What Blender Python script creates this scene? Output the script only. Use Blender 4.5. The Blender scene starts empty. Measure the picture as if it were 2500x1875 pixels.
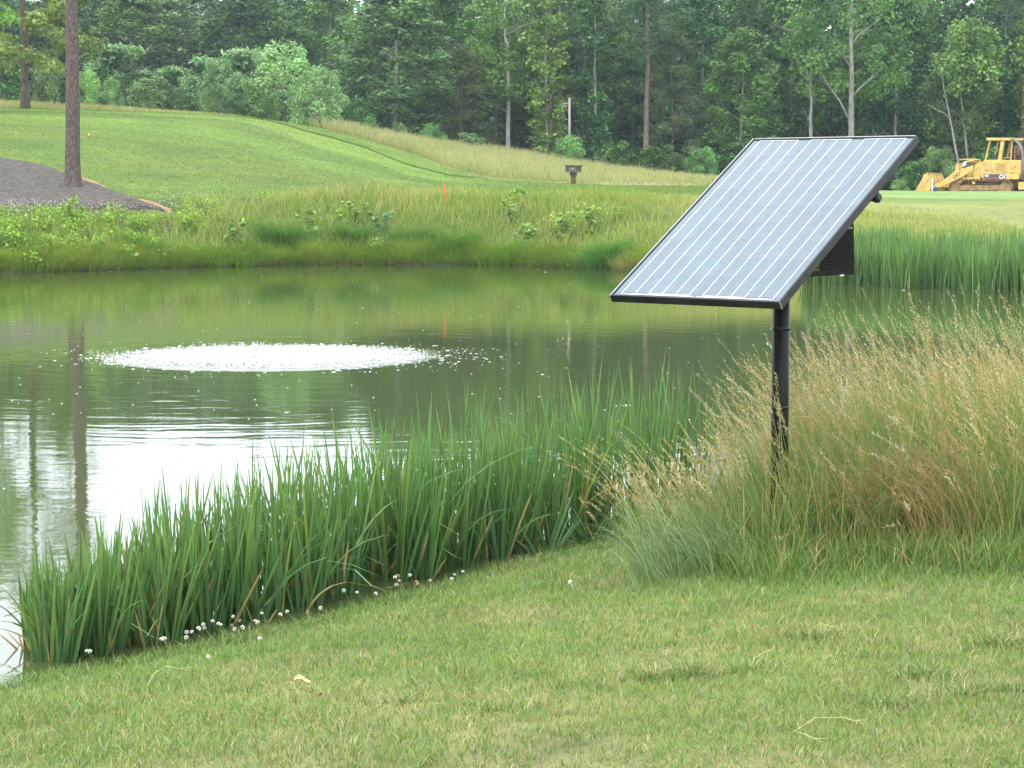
import bpy, bmesh, math, random
import numpy as np
from mathutils import Vector, Matrix

# ------------------------------------------------------------------ camera, sky, sun, exposure
scene = bpy.context.scene
COL = scene.collection
F, HOR, HC = 5000.0, 460.0, 2.10            # focal length in photo pixels, horizon row, eye height above the water
PITCH = math.atan((937.5 - HOR) / F)
cam_data = bpy.data.cameras.new('camera')
cam_data.sensor_width = 36.0
cam_data.lens = F / 2500.0 * 36.0
cam_data.clip_start, cam_data.clip_end = 0.1, 3000.0
cam = bpy.data.objects.new('camera', cam_data)
cam.location = (0, 0, HC)
cam.rotation_euler = (math.pi / 2 - PITCH, 0, 0)
COL.objects.link(cam)
scene.camera = cam

SUN_EL, SUN_AZ = math.radians(62), math.atan2(-0.64, -0.77)
world = bpy.data.worlds.new('World')
scene.world = world
world.use_nodes = True
nt = world.node_tree
nt.nodes.clear()
w_out = nt.nodes.new('ShaderNodeOutputWorld')
w_bg = nt.nodes.new('ShaderNodeBackground')
w_sky = nt.nodes.new('ShaderNodeTexSky')
w_sky.sky_type = 'NISHITA'
w_sky.sun_disc = False
w_sky.sun_elevation = SUN_EL
w_sky.sun_rotation = SUN_AZ
w_sky.air_density, w_sky.dust_density = 1.0, 3.0
w_noise = nt.nodes.new('ShaderNodeTexNoise')
w_noise.inputs['Scale'].default_value = 2.2
w_noise.inputs['Detail'].default_value = 5
w_ramp = nt.nodes.new('ShaderNodeValToRGB')
w_ramp.color_ramp.elements[0].position, w_ramp.color_ramp.elements[1].position = 0.3, 0.7
w_ramp.color_ramp.elements[0].color = (0.74, 0.82, 0.92, 1)
w_ramp.color_ramp.elements[1].color = (1.0, 1.0, 1.0, 1)
w_mul = nt.nodes.new('ShaderNodeVectorMath')
w_mul.operation = 'SCALE'
w_mul.inputs['Scale'].default_value = 12.8
w_mix = nt.nodes.new('ShaderNodeMixRGB')
w_mix.inputs['Fac'].default_value = 0.85
w_bg.inputs['Strength'].default_value = 0.1
w_tc = nt.nodes.new('ShaderNodeTexCoord')
nt.links.new(w_tc.outputs['Generated'], w_noise.inputs['Vector'])
nt.links.new(w_noise.outputs['Fac'], w_ramp.inputs['Fac'])
nt.links.new(w_ramp.outputs['Color'], w_mul.inputs[0])
nt.links.new(w_sky.outputs['Color'], w_mix.inputs['Color1'])
nt.links.new(w_mul.outputs['Vector'], w_mix.inputs['Color2'])
nt.links.new(w_mix.outputs['Color'], w_bg.inputs['Color'])
nt.links.new(w_bg.outputs['Background'], w_out.inputs['Surface'])

sun_data = bpy.data.lights.new('sun', 'SUN')
sun_data.energy = 0.8
sun_data.angle = math.radians(18)
sun_data.color = (1.0, 0.96, 0.88)
sun = bpy.data.objects.new('sun', sun_data)
sdir = Vector((math.sin(SUN_AZ) * math.cos(SUN_EL), math.cos(SUN_AZ) * math.cos(SUN_EL), math.sin(SUN_EL)))
sun.rotation_euler = sdir.to_track_quat('Z', 'Y').to_euler()
sun.location = sdir * 60
COL.objects.link(sun)

scene.view_settings.view_transform = 'Standard'
scene.view_settings.look = 'None'
scene.view_settings.gamma = 1.0
scene.view_settings.use_curve_mapping = False
scene.view_settings.exposure = 1.6
scene.render.engine = 'CYCLES'
cy = scene.cycles
cy.use_denoising = True
cy.max_bounces, cy.diffuse_bounces, cy.glossy_bounces = 6, 3, 3
cy.transmission_bounces, cy.volume_bounces = 3, 0
cy.caustics_reflective = cy.caustics_refractive = False

RNG = np.random.default_rng(11)
random.seed(5)

# ------------------------------------------------------------------ small helpers
def ray(px, row):
    a, b = (px - 1250.0) / F, (937.5 - row) / F
    c, s = math.cos(PITCH), math.sin(PITCH)
    return a, c + b * s, -s + b * c

def at(px, row, Y):
    """world point seen at a photo pixel, at depth Y"""
    x, y, z = ray(px, row)
    return Vector((x / y * Y, Y, HC + z / y * Y))

def sstep(a, b, x):
    t = np.clip((x - a) / (b - a), 0, 1)
    return t * t * (3 - 2 * t)

def vnoise(x, y, seed=0):
    """value noise in 0..1 on a unit lattice"""
    xi, yi = np.floor(x).astype(np.int64), np.floor(y).astype(np.int64)
    fx, fy = x - xi, y - yi
    fx, fy = fx * fx * (3 - 2 * fx), fy * fy * (3 - 2 * fy)
    def h(i, j):
        n = (i * 374761393 + j * 668265263 + seed * 974711 + 1013) & 0x7fffffff
        n = ((n ^ (n >> 13)) * 1274126177) & 0x7fffffff
        n = ((n ^ (n >> 16)) * 362437) & 0x7fffffff
        return (n % 65536) / 65535.0
    return (h(xi, yi) * (1 - fx) + h(xi + 1, yi) * fx) * (1 - fy) + (h(xi, yi + 1) * (1 - fx) + h(xi + 1, yi + 1) * fx) * fy

def fnoise(x, y, s, seed=0):
    return 0.55 * vnoise(x / s, y / s, seed) + 0.3 * vnoise(x / s * 2.1, y / s * 2.1, seed + 7) + 0.15 * vnoise(x / s * 4.3, y / s * 4.3, seed + 13)

def npmesh(name, verts, faces, cols=None, smooth=False):
    """mesh from numpy arrays; faces is a list of (n,k) index arrays"""
    me = bpy.data.meshes.new(name)
    verts = np.asarray(verts, np.float32)
    me.vertices.add(len(verts))
    me.vertices.foreach_set('co', verts.ravel())
    faces = [np.asarray(f, np.int32) for f in faces if len(f)]
    loops = np.concatenate([f.ravel() for f in faces])
    tot = np.concatenate([np.full(len(f), f.shape[1], np.int32) for f in faces])
    start = np.concatenate([[0], np.cumsum(tot)[:-1]]).astype(np.int32)
    me.loops.add(len(loops))
    me.loops.foreach_set('vertex_index', loops)
    me.polygons.add(len(tot))
    me.polygons.foreach_set('loop_start', start)
    if smooth:
        me.polygons.foreach_set('use_smooth', np.ones(len(tot), bool))
    me.update(calc_edges=True)
    if cols is not None:
        a = me.color_attributes.new('col', 'FLOAT_COLOR', 'POINT')
        c = np.ones((len(verts), 4), np.float32)
        c[:, :3] = cols
        a.data.foreach_set('color', c.ravel())
    return me

def link(name, me, mat=None, parent=None, loc=None, rot=None):
    if mat is not None and len(me.materials) == 0:
        me.materials.append(mat)
    o = bpy.data.objects.new(name, me)
    COL.objects.link(o)
    if parent is not None:
        o.parent = parent
    if loc is not None:
        o.location = loc
    if rot is not None:
        o.rotation_euler = rot
    return o

def tag(o, label=None, cat=None, group=None, kind=None):
    if label: o['label'] = label
    if cat: o['category'] = cat
    if group: o['group'] = group
    if kind: o['kind'] = kind
    return o

def empty(name, loc=(0, 0, 0), rz=0.0):
    o = bpy.data.objects.new(name, None)
    o.empty_display_size = 0.2
    o.location = loc
    o.rotation_euler = (0, 0, rz)
    COL.objects.link(o)
    return o

class MB:
    """collects simple solids into one mesh"""
    def __init__(self):
        self.v, self.f = [], []
    def add(self, verts, faces):
        n = len(self.v)
        self.v += [tuple(p) for p in verts]
        self.f += [tuple(i + n for i in f) for f in faces]
        return self
    def box(self, x0, x1, y0, y1, z0, z1):
        v = [(x0, y0, z0), (x1, y0, z0), (x1, y1, z0), (x0, y1, z0), (x0, y0, z1), (x1, y0, z1), (x1, y1, z1), (x0, y1, z1)]
        return self.add(v, [(0, 3, 2, 1), (4, 5, 6, 7), (0, 1, 5, 4), (1, 2, 6, 5), (2, 3, 7, 6), (3, 0, 4, 7)])
    def prism(self, pts, y0, y1):
        """polygon given in (x,z), extruded along y"""
        n = len(pts)
        v = [(p[0], y0, p[1]) for p in pts] + [(p[0], y1, p[1]) for p in pts]
        f = [tuple(range(n)), tuple(range(2 * n - 1, n - 1, -1))]
        f += [(i, i + n, (i + 1) % n + n, (i + 1) % n) for i in range(n)]
        return self.add(v, f)
    def tube(self, path, rad, n=8, cap=True):
        path = [Vector(p) for p in path]
        if not hasattr(rad, '__len__'):
            rad = [rad] * len(path)
        vs, fs = [], []
        ref = None
        for i, p in enumerate(path):
            d = (path[min(i + 1, len(path) - 1)] - path[max(i - 1, 0)]).normalized()
            if ref is None:
                ref = Vector((1, 0, 0)) if abs(d.x) < 0.8 else Vector((0, 1, 0))
            u = (ref - d * ref.dot(d)).normalized()
            ref = u
            w = d.cross(u)
            for k in range(n):
                a = 2 * math.pi * k / n
                vs.append(p + (u * math.cos(a) + w * math.sin(a)) * rad[i])
        for i in range(len(path) - 1):
            for k in range(n):
                fs.append((i * n + k, i * n + (k + 1) % n, (i + 1) * n + (k + 1) % n, (i + 1) * n + k))
        if cap:
            fs.append(tuple(range(n - 1, -1, -1)))
            fs.append(tuple(range((len(path) - 1) * n, len(path) * n)))
        return self.add(vs, fs)
    def mesh(self, name, smooth=False, bevel=0.0):
        me = bpy.data.meshes.new(name)
        me.from_pydata(self.v, [], self.f)
        if bevel > 0:
            bm = bmesh.new()
            bm.from_mesh(me)
            bmesh.ops.recalc_face_normals(bm, faces=bm.faces)
            bmesh.ops.bevel(bm, geom=[e for e in bm.edges if len(e.link_faces) == 2 and e.calc_face_angle(0) > 0.5], offset=bevel, segments=2, affect='EDGES', profile=0.6)
            bm.to_mesh(me)
            bm.free()
        else:
            bm = bmesh.new()
            bm.from_mesh(me)
            bmesh.ops.recalc_face_normals(bm, faces=bm.faces)
            bm.to_mesh(me)
            bm.free()
        if smooth:
            for p in me.polygons:
                p.use_smooth = len(p.vertices) == 4
        return me
    def obj(self, name, mat, parent=None, smooth=False, bevel=0.0):
        return link(name, self.mesh(name, smooth, bevel), mat, parent)

# ------------------------------------------------------------------ materials
def newmat(name):
    m = bpy.data.materials.new(name)
    m.use_nodes = True
    m.node_tree.nodes.clear()
    return m, m.node_tree

def foliage_mat(name, trans=0.3, rough=0.55, spec=0.25, hue=0.03, val=0.25, tint=(1, 1, 1)):
    m, t = newmat(name)
    out = t.nodes.new('ShaderNodeOutputMaterial')
    at_ = t.nodes.new('ShaderNodeVertexColor'); at_.layer_name = 'col'
    oi = t.nodes.new('ShaderNodeObjectInfo')
    hsv = t.nodes.new('ShaderNodeHueSaturation')
    mr = t.nodes.new('ShaderNodeMapRange')
    mr.inputs['To Min'].default_value, mr.inputs['To Max'].default_value = 0.5 - hue, 0.5 + hue
    mv = t.nodes.new('ShaderNodeMapRange')
    mv.inputs['To Min'].default_value, mv.inputs['To Max'].default_value = 1 - val, 1 + val
    mulr = t.nodes.new('ShaderNodeMath'); mulr.operation = 'MULTIPLY'; mulr.inputs[1].default_value = 17.31
    fr = t.nodes.new('ShaderNodeMath'); fr.operation = 'FRACT'
    L = t.links.new
    L(oi.outputs['Random'], mr.inputs['Value'])
    L(oi.outputs['Random'], mulr.inputs[0]); L(mulr.outputs[0], fr.inputs[0]); L(fr.outputs[0], mv.inputs['Value'])
    L(mr.outputs[0], hsv.inputs['Hue']); L(mv.outputs[0], hsv.inputs['Value'])
    tm = t.nodes.new('ShaderNodeMixRGB'); tm.blend_type = 'MULTIPLY'; tm.inputs['Fac'].default_value = 1
    tm.inputs['Color2'].default_value = (*tint, 1)
    L(at_.outputs['Color'], tm.inputs['Color1']); L(tm.outputs['Color'], hsv.inputs['Color'])
    p = t.nodes.new('ShaderNodeBsdfPrincipled')
    p.inputs['Roughness'].default_value = rough
    p.inputs['Specular IOR Level'].default_value = spec
    tr = t.nodes.new('ShaderNodeBsdfTranslucent')
    mx = t.nodes.new('ShaderNodeMixShader'); mx.inputs[0].default_value = trans
    tc = t.nodes.new('ShaderNodeMixRGB'); tc.blend_type = 'MULTIPLY'; tc.inputs['Fac'].default_value = 1
    tc.inputs['Color2'].default_value = (1.25, 1.35, 0.7, 1)
    L(hsv.outputs['Color'], p.inputs['Base Color']); L(hsv.outputs['Color'], tc.inputs['Color1']); L(tc.outputs['Color'], tr.inputs['Color'])
    L(p.outputs[0], mx.inputs[1]); L(tr.outputs[0], mx.inputs[2]); L(mx.outputs[0], out.inputs['Surface'])
    return m

def surf_mat(name, c1, c2, scale=8.0, detail=6, rough=0.7, metal=0.0, spec=0.4, bump=0.0, bscale=30.0, stretch=(1, 1, 1), c3=None, s3=1.5, t3=0.55, coat=0.0, bdist=0.02):
    """two-tone noise surface with optional third stain tone and bump"""
    m, t = newmat(name)
    L = t.links.new
    out = t.nodes.new('ShaderNodeOutputMaterial')
    p = t.nodes.new('ShaderNodeBsdfPrincipled')
    tc = t.nodes.new('ShaderNodeTexCoord')
    mp = t.nodes.new('ShaderNodeMapping'); mp.inputs['Scale'].default_value = stretch
    L(tc.outputs['Object'], mp.inputs['Vector'])
    n = t.nodes.new('ShaderNodeTexNoise'); n.inputs['Scale'].default_value = scale; n.inputs['Detail'].default_value = detail
    L(mp.outputs[0], n.inputs['Vector'])
    r = t.nodes.new('ShaderNodeValToRGB')
    r.color_ramp.elements[0].position, r.color_ramp.elements[1].position = 0.35, 0.65
    r.color_ramp.elements[0].color, r.color_ramp.elements[1].color = (*c1, 1), (*c2, 1)
    L(n.outputs['Fac'], r.inputs['Fac'])
    colr = r.outputs['Color']
    if c3 is not None:
        n3 = t.nodes.new('ShaderNodeTexNoise'); n3.inputs['Scale'].default_value = s3; n3.inputs['Detail'].default_value = 8
        n3.inputs['Roughness'].default_value = 0.7
        L(tc.outputs['Object'], n3.inputs['Vector'])
        r3 = t.nodes.new('ShaderNodeValToRGB')
        r3.color_ramp.elements[0].position, r3.color_ramp.elements[1].position = t3, t3 + 0.12
        L(n3.outputs['Fac'], r3.inputs['Fac'])
        mx = t.nodes.new('ShaderNodeMixRGB'); mx.inputs['Color2'].default_value = (*c3, 1)
        L(r3.outputs['Color'], mx.inputs['Fac']); L(colr, mx.inputs['Color1'])
        colr = mx.outputs['Color']
    L(colr, p.inputs['Base Color'])
    p.inputs['Roughness'].default_value = rough
    p.inputs['Metallic'].default_value = metal
    p.inputs['Specular IOR Level'].default_value = spec
    p.inputs['Coat Weight'].default_value = coat
    p.inputs['Coat Roughness'].default_value = 0.03
    if bump > 0:
        nb = t.nodes.new('ShaderNodeTexNoise'); nb.inputs['Scale'].default_value = bscale; nb.inputs['Detail'].default_value = 6
        L(mp.outputs[0], nb.inputs['Vector'])
        b = t.nodes.new('ShaderNodeBump'); b.inputs['Strength'].default_value = bump; b.inputs['Distance'].default_value = bdist
        L(nb.outputs['Fac'], b.inputs['Height']); L(b.outputs[0], p.inputs['Normal'])
    L(p.outputs[0], out.inputs['Surface'])
    return m

def attr_ground_mat(name):
    """ground colour from the mesh's own colour attribute, broken up by noise, with turf relief"""
    m, t = newmat(name)
    L = t.links.new
    out = t.nodes.new('ShaderNodeOutputMaterial')
    p = t.nodes.new('ShaderNodeBsdfPrincipled')
    at_ = t.nodes.new('ShaderNodeVertexColor'); at_.layer_name = 'col'
    tc = t.nodes.new('ShaderNodeTexCoord')
    n = t.nodes.new('ShaderNodeTexNoise'); n.inputs['Scale'].default_value = 3.0; n.inputs['Detail'].default_value = 9; n.inputs['Roughness'].default_value = 0.72
    n2 = t.nodes.new('ShaderNodeTexNoise'); n2.inputs['Scale'].default_value = 0.35; n2.inputs['Detail'].default_value = 4
    L(tc.outputs['Object'], n.inputs['Vector']); L(tc.outputs['Object'], n2.inputs['Vector'])
    r = t.nodes.new('ShaderNodeValToRGB')
    r.color_ramp.elements[0].position, r.color_ramp.elements[1].position = 0.32, 0.7
    r.color_ramp.elements[0].color, r.color_ramp.elements[1].color = (0.60, 0.66, 0.60, 1), (1.36, 1.28, 1.3, 1)
    r2 = t.nodes.new('ShaderNodeValToRGB')
    r2.color_ramp.elements[0].position, r2.color_ramp.elements[1].position = 0.3, 0.7
    r2.color_ramp.elements[0].color, r2.color_ramp.elements[1].color = (0.80, 0.86, 0.9, 1), (1.2, 1.12, 1.0, 1)
    L(n.outputs['Fac'], r.inputs['Fac']); L(n2.outputs['Fac'], r2.inputs['Fac'])
    m1 = t.nodes.new('ShaderNodeMixRGB'); m1.blend_type = 'MULTIPLY'; m1.inputs['Fac'].default_value = 1
    m2 = t.nodes.new('ShaderNodeMixRGB'); m2.blend_type = 'MULTIPLY'; m2.inputs['Fac'].default_value = 1
    L(at_.outputs['Color'], m1.inputs['Color1']); L(r.outputs['Color'], m1.inputs['Color2'])
    L(m1.outputs['Color'], m2.inputs['Color1']); L(r2.outputs['Color'], m2.inputs['Color2'])
    L(m2.outputs['Color'], p.inputs['Base Color'])
    p.inputs['Roughness'].default_value = 0.9
    p.inputs['Specular IOR Level'].default_value = 0.1
    nb = t.nodes.new('ShaderNodeTexNoise'); nb.inputs['Scale'].default_value = 9.0; nb.inputs['Detail'].default_value = 7
    L(tc.outputs['Object'], nb.inputs['Vector'])
    b = t.nodes.new('ShaderNodeBump'); b.inputs['Strength'].default_value = 0.5; b.inputs['Distance'].default_value = 0.06
    L(nb.outputs['Fac'], b.inputs['Height']); L(b.outputs[0], p.inputs['Normal'])
    L(p.outputs[0], out.inputs['Surface'])
    return m

# ------------------------------------------------------------------ terrain heights
POND = [(-2.10, 8.39), (-1.44, 9.0), (-0.70, 10.0), (0.11, 11.25), (0.6, 11.9), (1.14, 12.7), (2.2, 14.2), (4, 17), (7, 22), (11, 30), (14.5, 34.5),
        (17.5, 37), (19, 39), (17, 40.6), (14, 41), (10.4, 41.8), (9.1, 43.4), (7.3, 45.6), (5.4, 48.8), (3.15, 52.5), (0.55, 55.2), (-1.2, 56.3), (-2.8, 56.2),
        (-5.1, 56.8), (-8.3, 55.0), (-10, 53.2), (-12.6, 50.5), (-18, 48.5), (-24, 45), (-30, 36), (-30, 22), (-24, 10), (-16, 4), (-9, 4), (-5, 6.2), (-3.0, 7.55)]
def chaikin(p):
    q = []
    for i in range(len(p)):
        a, b = np.array(p[i]), np.array(p[(i + 1) % len(p)])
        q += [a * 0.75 + b * 0.25, a * 0.25 + b * 0.75]
    return q
POND_S = np.array(chaikin(POND))
RX0, RX1, RY0, RY1, RS = -42.0, 34.0, -4.0, 72.0, 0.14
def _raster():
    gx, gy = np.arange(RX0, RX1, RS), np.arange(RY0, RY1, RS)
    X, Y = np.meshgrid(gx, gy)
    best = np.full(X.shape, 1e9)
    inside = np.zeros(X.shape, bool)
    for i in range(len(POND_S)):
        ax, ay = POND_S[i]
        bx, by = POND_S[(i + 1) % len(POND_S)]
        dx, dy = bx - ax, by - ay
        t = np.clip(((X - ax) * dx + (Y - ay) * dy) / (dx * dx + dy * dy), 0, 1)
        best = np.minimum(best, (X - ax - t * dx) ** 2 + (Y - ay - t * dy) ** 2)
        cr = ((ay > Y) != (by > Y)) & (X < (bx - ax) * (Y - ay) / (by - ay + 1e-12) + ax)
        inside ^= cr
    d = np.sqrt(best)
    d[inside] *= -1
    return d
SDR = _raster()
def sdist(X, Y):
    """distance to the pond's edge, negative in the water"""
    fx = np.clip((X - RX0) / RS, 0, SDR.shape[1] - 1.001)
    fy = np.clip((Y - RY0) / RS, 0, SDR.shape[0] - 1.001)
    i, j = fx.astype(int), fy.astype(int)
    a, b = fx - i, fy - j
    s = (SDR[j, i] * (1 - a) + SDR[j, i + 1] * a) * (1 - b) + (SDR[j + 1, i] * (1 - a) + SDR[j + 1, i + 1] * a) * b
    off = np.maximum(np.maximum(RX0 - X, X - RX1), np.maximum(RY0 - Y, Y - RY1))
    return s + np.maximum(off, 0)

T_COL = [-3000, -1200, 0, 300, 600, 800, 1000, 1200, 1500, 1800, 2200, 2600, 4500]
T_D = [44, 52, 58, 62, 67, 73, 80, 88, 96, 106, 116, 130, 170, 260, 700]
T_ROW = [
    [540, 530, 505, 460, 410, 360, 310, 275, 262, 255, 250, 250, 300, 340, 400],
    [535, 525, 500, 455, 402, 352, 306, 272, 263, 260, 260, 264, 300, 340, 400],
    [530, 520, 500, 455, 402, 352, 307, 275, 267, 264, 268, 275, 310, 345, 400],
    [530, 520, 505, 470, 425, 374, 324, 285, 274, 274, 284, 296, 320, 350, 400],
    [530, 520, 505, 480, 447, 407, 357, 309, 285, 285, 297, 312, 330, 360, 400],
    [520, 512, 503, 486, 462, 434, 398, 355, 324, 313, 316, 328, 345, 365, 400],
    [515, 508, 497, 486, 472, 455, 434, 410, 392, 372, 358, 358, 365, 380, 405],
    [510, 503, 492, 483, 474, 465, 456, 445, 427, 400, 382, 378, 380, 390, 410],
    [520, 510, 495, 484, 475, 469, 463, 456, 449, 434, 424, 418, 410, 405, 415],
    [560, 540, 515, 494, 482, 475, 469, 463, 459, 455, 450, 445, 430, 415, 420],
    [640, 590, 545, 520, 502, 490, 482, 473, 465, 470, 473, 466, 440, 420, 420],
    [640, 600, 560, 530, 507, 492, 483, 474, 466, 472, 475, 468, 440, 420, 420],
    [640, 600, 560, 530, 507, 492, 483, 474, 466, 470, 472, 466, 440, 420, 420]]
GP = np.arange(-3000, 4501, 25.0)
GD = np.concatenate([np.arange(44, 180, 1.0), np.arange(180, 701, 20.0)])
def _table():
    rows = np.array(T_ROW, float)
    z = HC - (rows - HOR) * np.array(T_D)[None, :] / F
    z1 = np.array([np.interp(GD, T_D, r) for r in z])
    z2 = np.array([np.interp(GP, T_COL, z1[:, k]) for k in range(len(GD))]).T
    k = np.exp(-0.5 * (np.arange(-6, 7) / 2.6) ** 2); k /= k.sum()
    pad = np.pad(z2, ((6, 6), (0, 0)), 'edge')
    z2 = sum(k[i] * pad[i:i + len(GP)] for i in range(13))
    k = np.exp(-0.5 * (np.arange(-4, 5) / 1.7) ** 2); k /= k.sum()
    pad = np.pad(z2, ((0, 0), (4, 4)), 'edge')
    z2 = sum(k[i] * pad[:, i:i + len(GD)] for i in range(9))
    return z2
TAB = _table()
def ground(X, Y):
    X, Y = np.asarray(X, float), np.asarray(Y, float)
    sd = sdist(X, Y)
    Yc = np.clip(Y, 44, 699)
    px = np.clip(1250 + F * X / Yc, -2999, 4499)
    fp = (px + 3000) / 25.0
    i = np.clip(fp.astype(int), 0, len(GP) - 2)
    a = fp - i
    j = np.clip(np.searchsorted(GD, Yc, side='right') - 1, 0, len(GD) - 2)
    b = (Yc - GD[j]) / (GD[j + 1] - GD[j])
    zf = (TAB[i, j] * (1 - a) + TAB[i + 1, j] * a) * (1 - b) + (TAB[i, j + 1] * (1 - a) + TAB[i + 1, j + 1] * a) * b
    t = np.clip(sd / 5.5, 0, 1)
    zfar = zf * (0.06 * sstep(-0.02, 0.12, sd) + 0.94 * (1 - (1 - t) ** 1.6))
    zn = 0.06 * sstep(0, 0.12, sd) + 0.10 * sstep(0, 0.9, sd) + 0.20 * sstep(0.2, 3.2, sd) + 0.20 * sstep(3, 9, sd) + 0.03 * (fnoise(X, Y, 1.7, 3) - 0.5) * sstep(0.2, 1.0, sd)
    w = sstep(20, 44, Y)
    z = zn * (1 - w) + zfar * w
    return np.where(sd < 0, np.maximum(-1.2, sd * 0.35) - 0.02, z)
def gz(x, y):
    return float(ground(np.array([x]), np.array([y]))[0])
_TT = np.concatenate([np.arange(4.5, 20, 0.03), np.arange(20, 200, 0.1)])
def hit(px, row):
    """where the sight line of a photo pixel meets the ground"""
    x, y, z = ray(px, row)
    X, Z = x / y * _TT, HC + z / y * _TT
    k = np.argmax(Z < ground(X, _TT))
    Y = _TT[k]
    return Vector((X[k], Y, gz(X[k], Y)))
def pxof(X, Y):
    return 1250 + F * X / np.maximum(Y, 0.5)
def drow(X, Y, Z):
    return HOR + (HC - Z) / Y * F

# ------------------------------------------------------------------ ground sheet
def mown_edge(px):
    return np.interp(px, [-3000, 0, 300, 600, 700, 800, 900, 1000, 1100, 1200, 1500, 1800, 2200, 4500], [103, 101, 101, 106, 107, 107, 105, 102.5, 94.5, 90, 92, 103, 113, 113])
def cut_line(px):
    return np.interp(px, [590, 749, 895, 1000, 1100, 1190], [100, 94, 94, 89.5, 87, 89.5])
def ground_colour(X, Y):
    px = pxof(X, Y)
    sd = sdist(X, Y)
    n1, n2 = fnoise(X, Y, 5.0, 21), fnoise(X, Y, 1.1, 22)
    c = np.zeros((len(X), 3))
    lawn = np.array([0.115, 0.135, 0.042])[None] * (0.8 + 0.5 * n2)[:, None]
    dry = sstep(0.5, 0.72, fnoise(X, Y, 0.55, 31))[:, None]
    lawn = lawn * (1 - dry * 0.6) + np.array([0.22, 0.19, 0.10]) * dry * 0.6
    v = mown_edge(px) - Y
    v = np.where(px < 1250, cut_line(np.clip(px, 200, 1190)) + 2.6 - Y, v)
    mown = np.array([0.094, 0.150, 0.030])[None] * np.ones((len(X), 1))
    band = np.where(v < 2.6, 1.16, np.where(v < 10.5, 1.28, np.where(v < 16, 0.92, np.where(v < 21, 1.08, 0.92))))
    vm = mown_edge(px) - Y
    mown = mown * (0.90 + 0.22 * vnoise(X * 0.5 + Y * 0.25, Y * 1.6, 61))[:, None]
    hill = sstep(1250, 1000, px)
    mown = mown * (1 + (band - 1) * hill)[:, None]
    mown = mown * (0.88 + 0.24 * n1)[:, None]
    yel = (sstep(0.45, 0.75, fnoise(X, Y, 9, 77)) * 0.5)[:, None]
    mown = mown * (1 - yel) + np.array([0.125, 0.148, 0.032]) * yel
    meadow = np.array([0.24, 0.24, 0.11])[None] * (0.75 + 0.5 * n2)[:, None]
    tee = np.array([0.145, 0.225, 0.075])
    wood = np.array([0.05, 0.05, 0.03])[None] * (0.6 + 0.8 * n2)[:, None]
    bank = np.array([0.060, 0.085, 0.025])[None] * (0.7 + 0.6 * n2)[:, None]
    mud = np.array([0.030, 0.026, 0.015])
    c = mown.copy()
    bk = sstep(6.8, 4.8, sd + (n1 - 0.5) * 2)[:, None]
    c = c * (1 - bk) + bank * bk
    rough = (sstep(1500, 1900, px) * sstep(78, 66, Y + 4 * (n1 - 0.5)))[:, None]
    c = c * (1 - rough) + np.array([0.16, 0.19, 0.06]) * rough
    md = sstep(-0.3, 0.6, -vm + (n2 - 0.5))[:, None]
    c = c * (1 - md) + meadow * md
    te = (sstep(2060, 2110, px) * sstep(77.5, 79, Y + (px - 2100) * 0.004) * sstep(96.6, 95.8, Y))[:, None]
    c = c * (1 - te) + tee * te
    wd = sstep(117, 123, Y + 4 * (n1 - 0.5))[:, None]
    c = c * (1 - wd) + wood * wd
    nr = sstep(42, 34, Y)[:, None]
    c = c * (1 - nr) + lawn * nr
    mu = sstep(0.22, 0.02, sd + (n2 - 0.5) * 0.3)[:, None]
    c = c * (1 - mu) + mud * mu
    return c

def build_ground():
    half = math.radians(20)
    th = np.concatenate([np.linspace(-half, half, 420), np.linspace(half, 2 * math.pi - half, 76)[1:-1]])
    r = np.concatenate([np.arange(0.6, 4, 0.4), np.arange(4, 14, 0.07), np.arange(14, 44, 0.5), np.arange(44, 122, 0.5), np.geomspace(122, 690, 34)])
    T, R = np.meshgrid(th, r)
    X, Y = (R * np.sin(T)).ravel(), (R * np.cos(T)).ravel()
    Z = ground(X, Y)
    n, k = len(r), len(th)
    i, j = np.meshgrid(np.arange(n - 1), np.arange(k), indexing='ij')
    a = i * k + j
    b = i * k + (j + 1) % k
    f = np.stack([a, b, b + k, a + k], -1).reshape(-1, 4)
    V = np.stack([X, Y, Z], 1)
    V = np.vstack([V, [[0, 0, gz(0, 0)]]])
    cidx = len(V) - 1
    tri = np.stack([np.full(k, cidx), (np.arange(k) + 1) % k, np.arange(k)], 1)
    cols = np.vstack([ground_colour(X, Y), [[0.12, 0.14, 0.05]]])
    me = npmesh('ground', V, [f[:, ::-1], tri[:, ::-1]], cols, smooth=True)
    return link('ground', me, attr_ground_mat('turf_ground'))
tag(build_ground(), kind='structure')

def draped(name, mat, px0, px1, lower, upper, lift=0.03, nx=60, ny=14, rag=3.0, seed=1):
    """a sheet laid on the ground between two outlines given as rows over photo columns"""
    pts = []
    pxs = np.linspace(px0, px1, nx)
    for i, p in enumerate(pxs):
        lo, up = lower(p), upper(p)
        jl = (vnoise(np.array([p / 9.0]), np.array([seed * 3.1]), seed)[0] - 0.5) * rag
        ju = (vnoise(np.array([p / 9.0]), np.array([seed * 7.7]), seed + 5)[0] - 0.5) * rag
        for t in np.linspace(0, 1, ny):
            h = hit(p, (lo + jl) * (1 - t) + (up + ju) * t)
            e = lift if 0 < t < 1 and 0 < i < nx - 1 else -0.04
            pts.append((h.x, h.y, h.z + e))
    i, j = np.meshgrid(np.arange(nx - 1), np.arange(ny - 1), indexing='ij')
    a = i * ny + j
    f = np.stack([a, a + ny, a + ny + 1, a + 1], -1).reshape(-1, 4)
    me = npmesh(name, pts, [f], smooth=True)
    return tag(link(name, me, mat), kind='structure')

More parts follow.
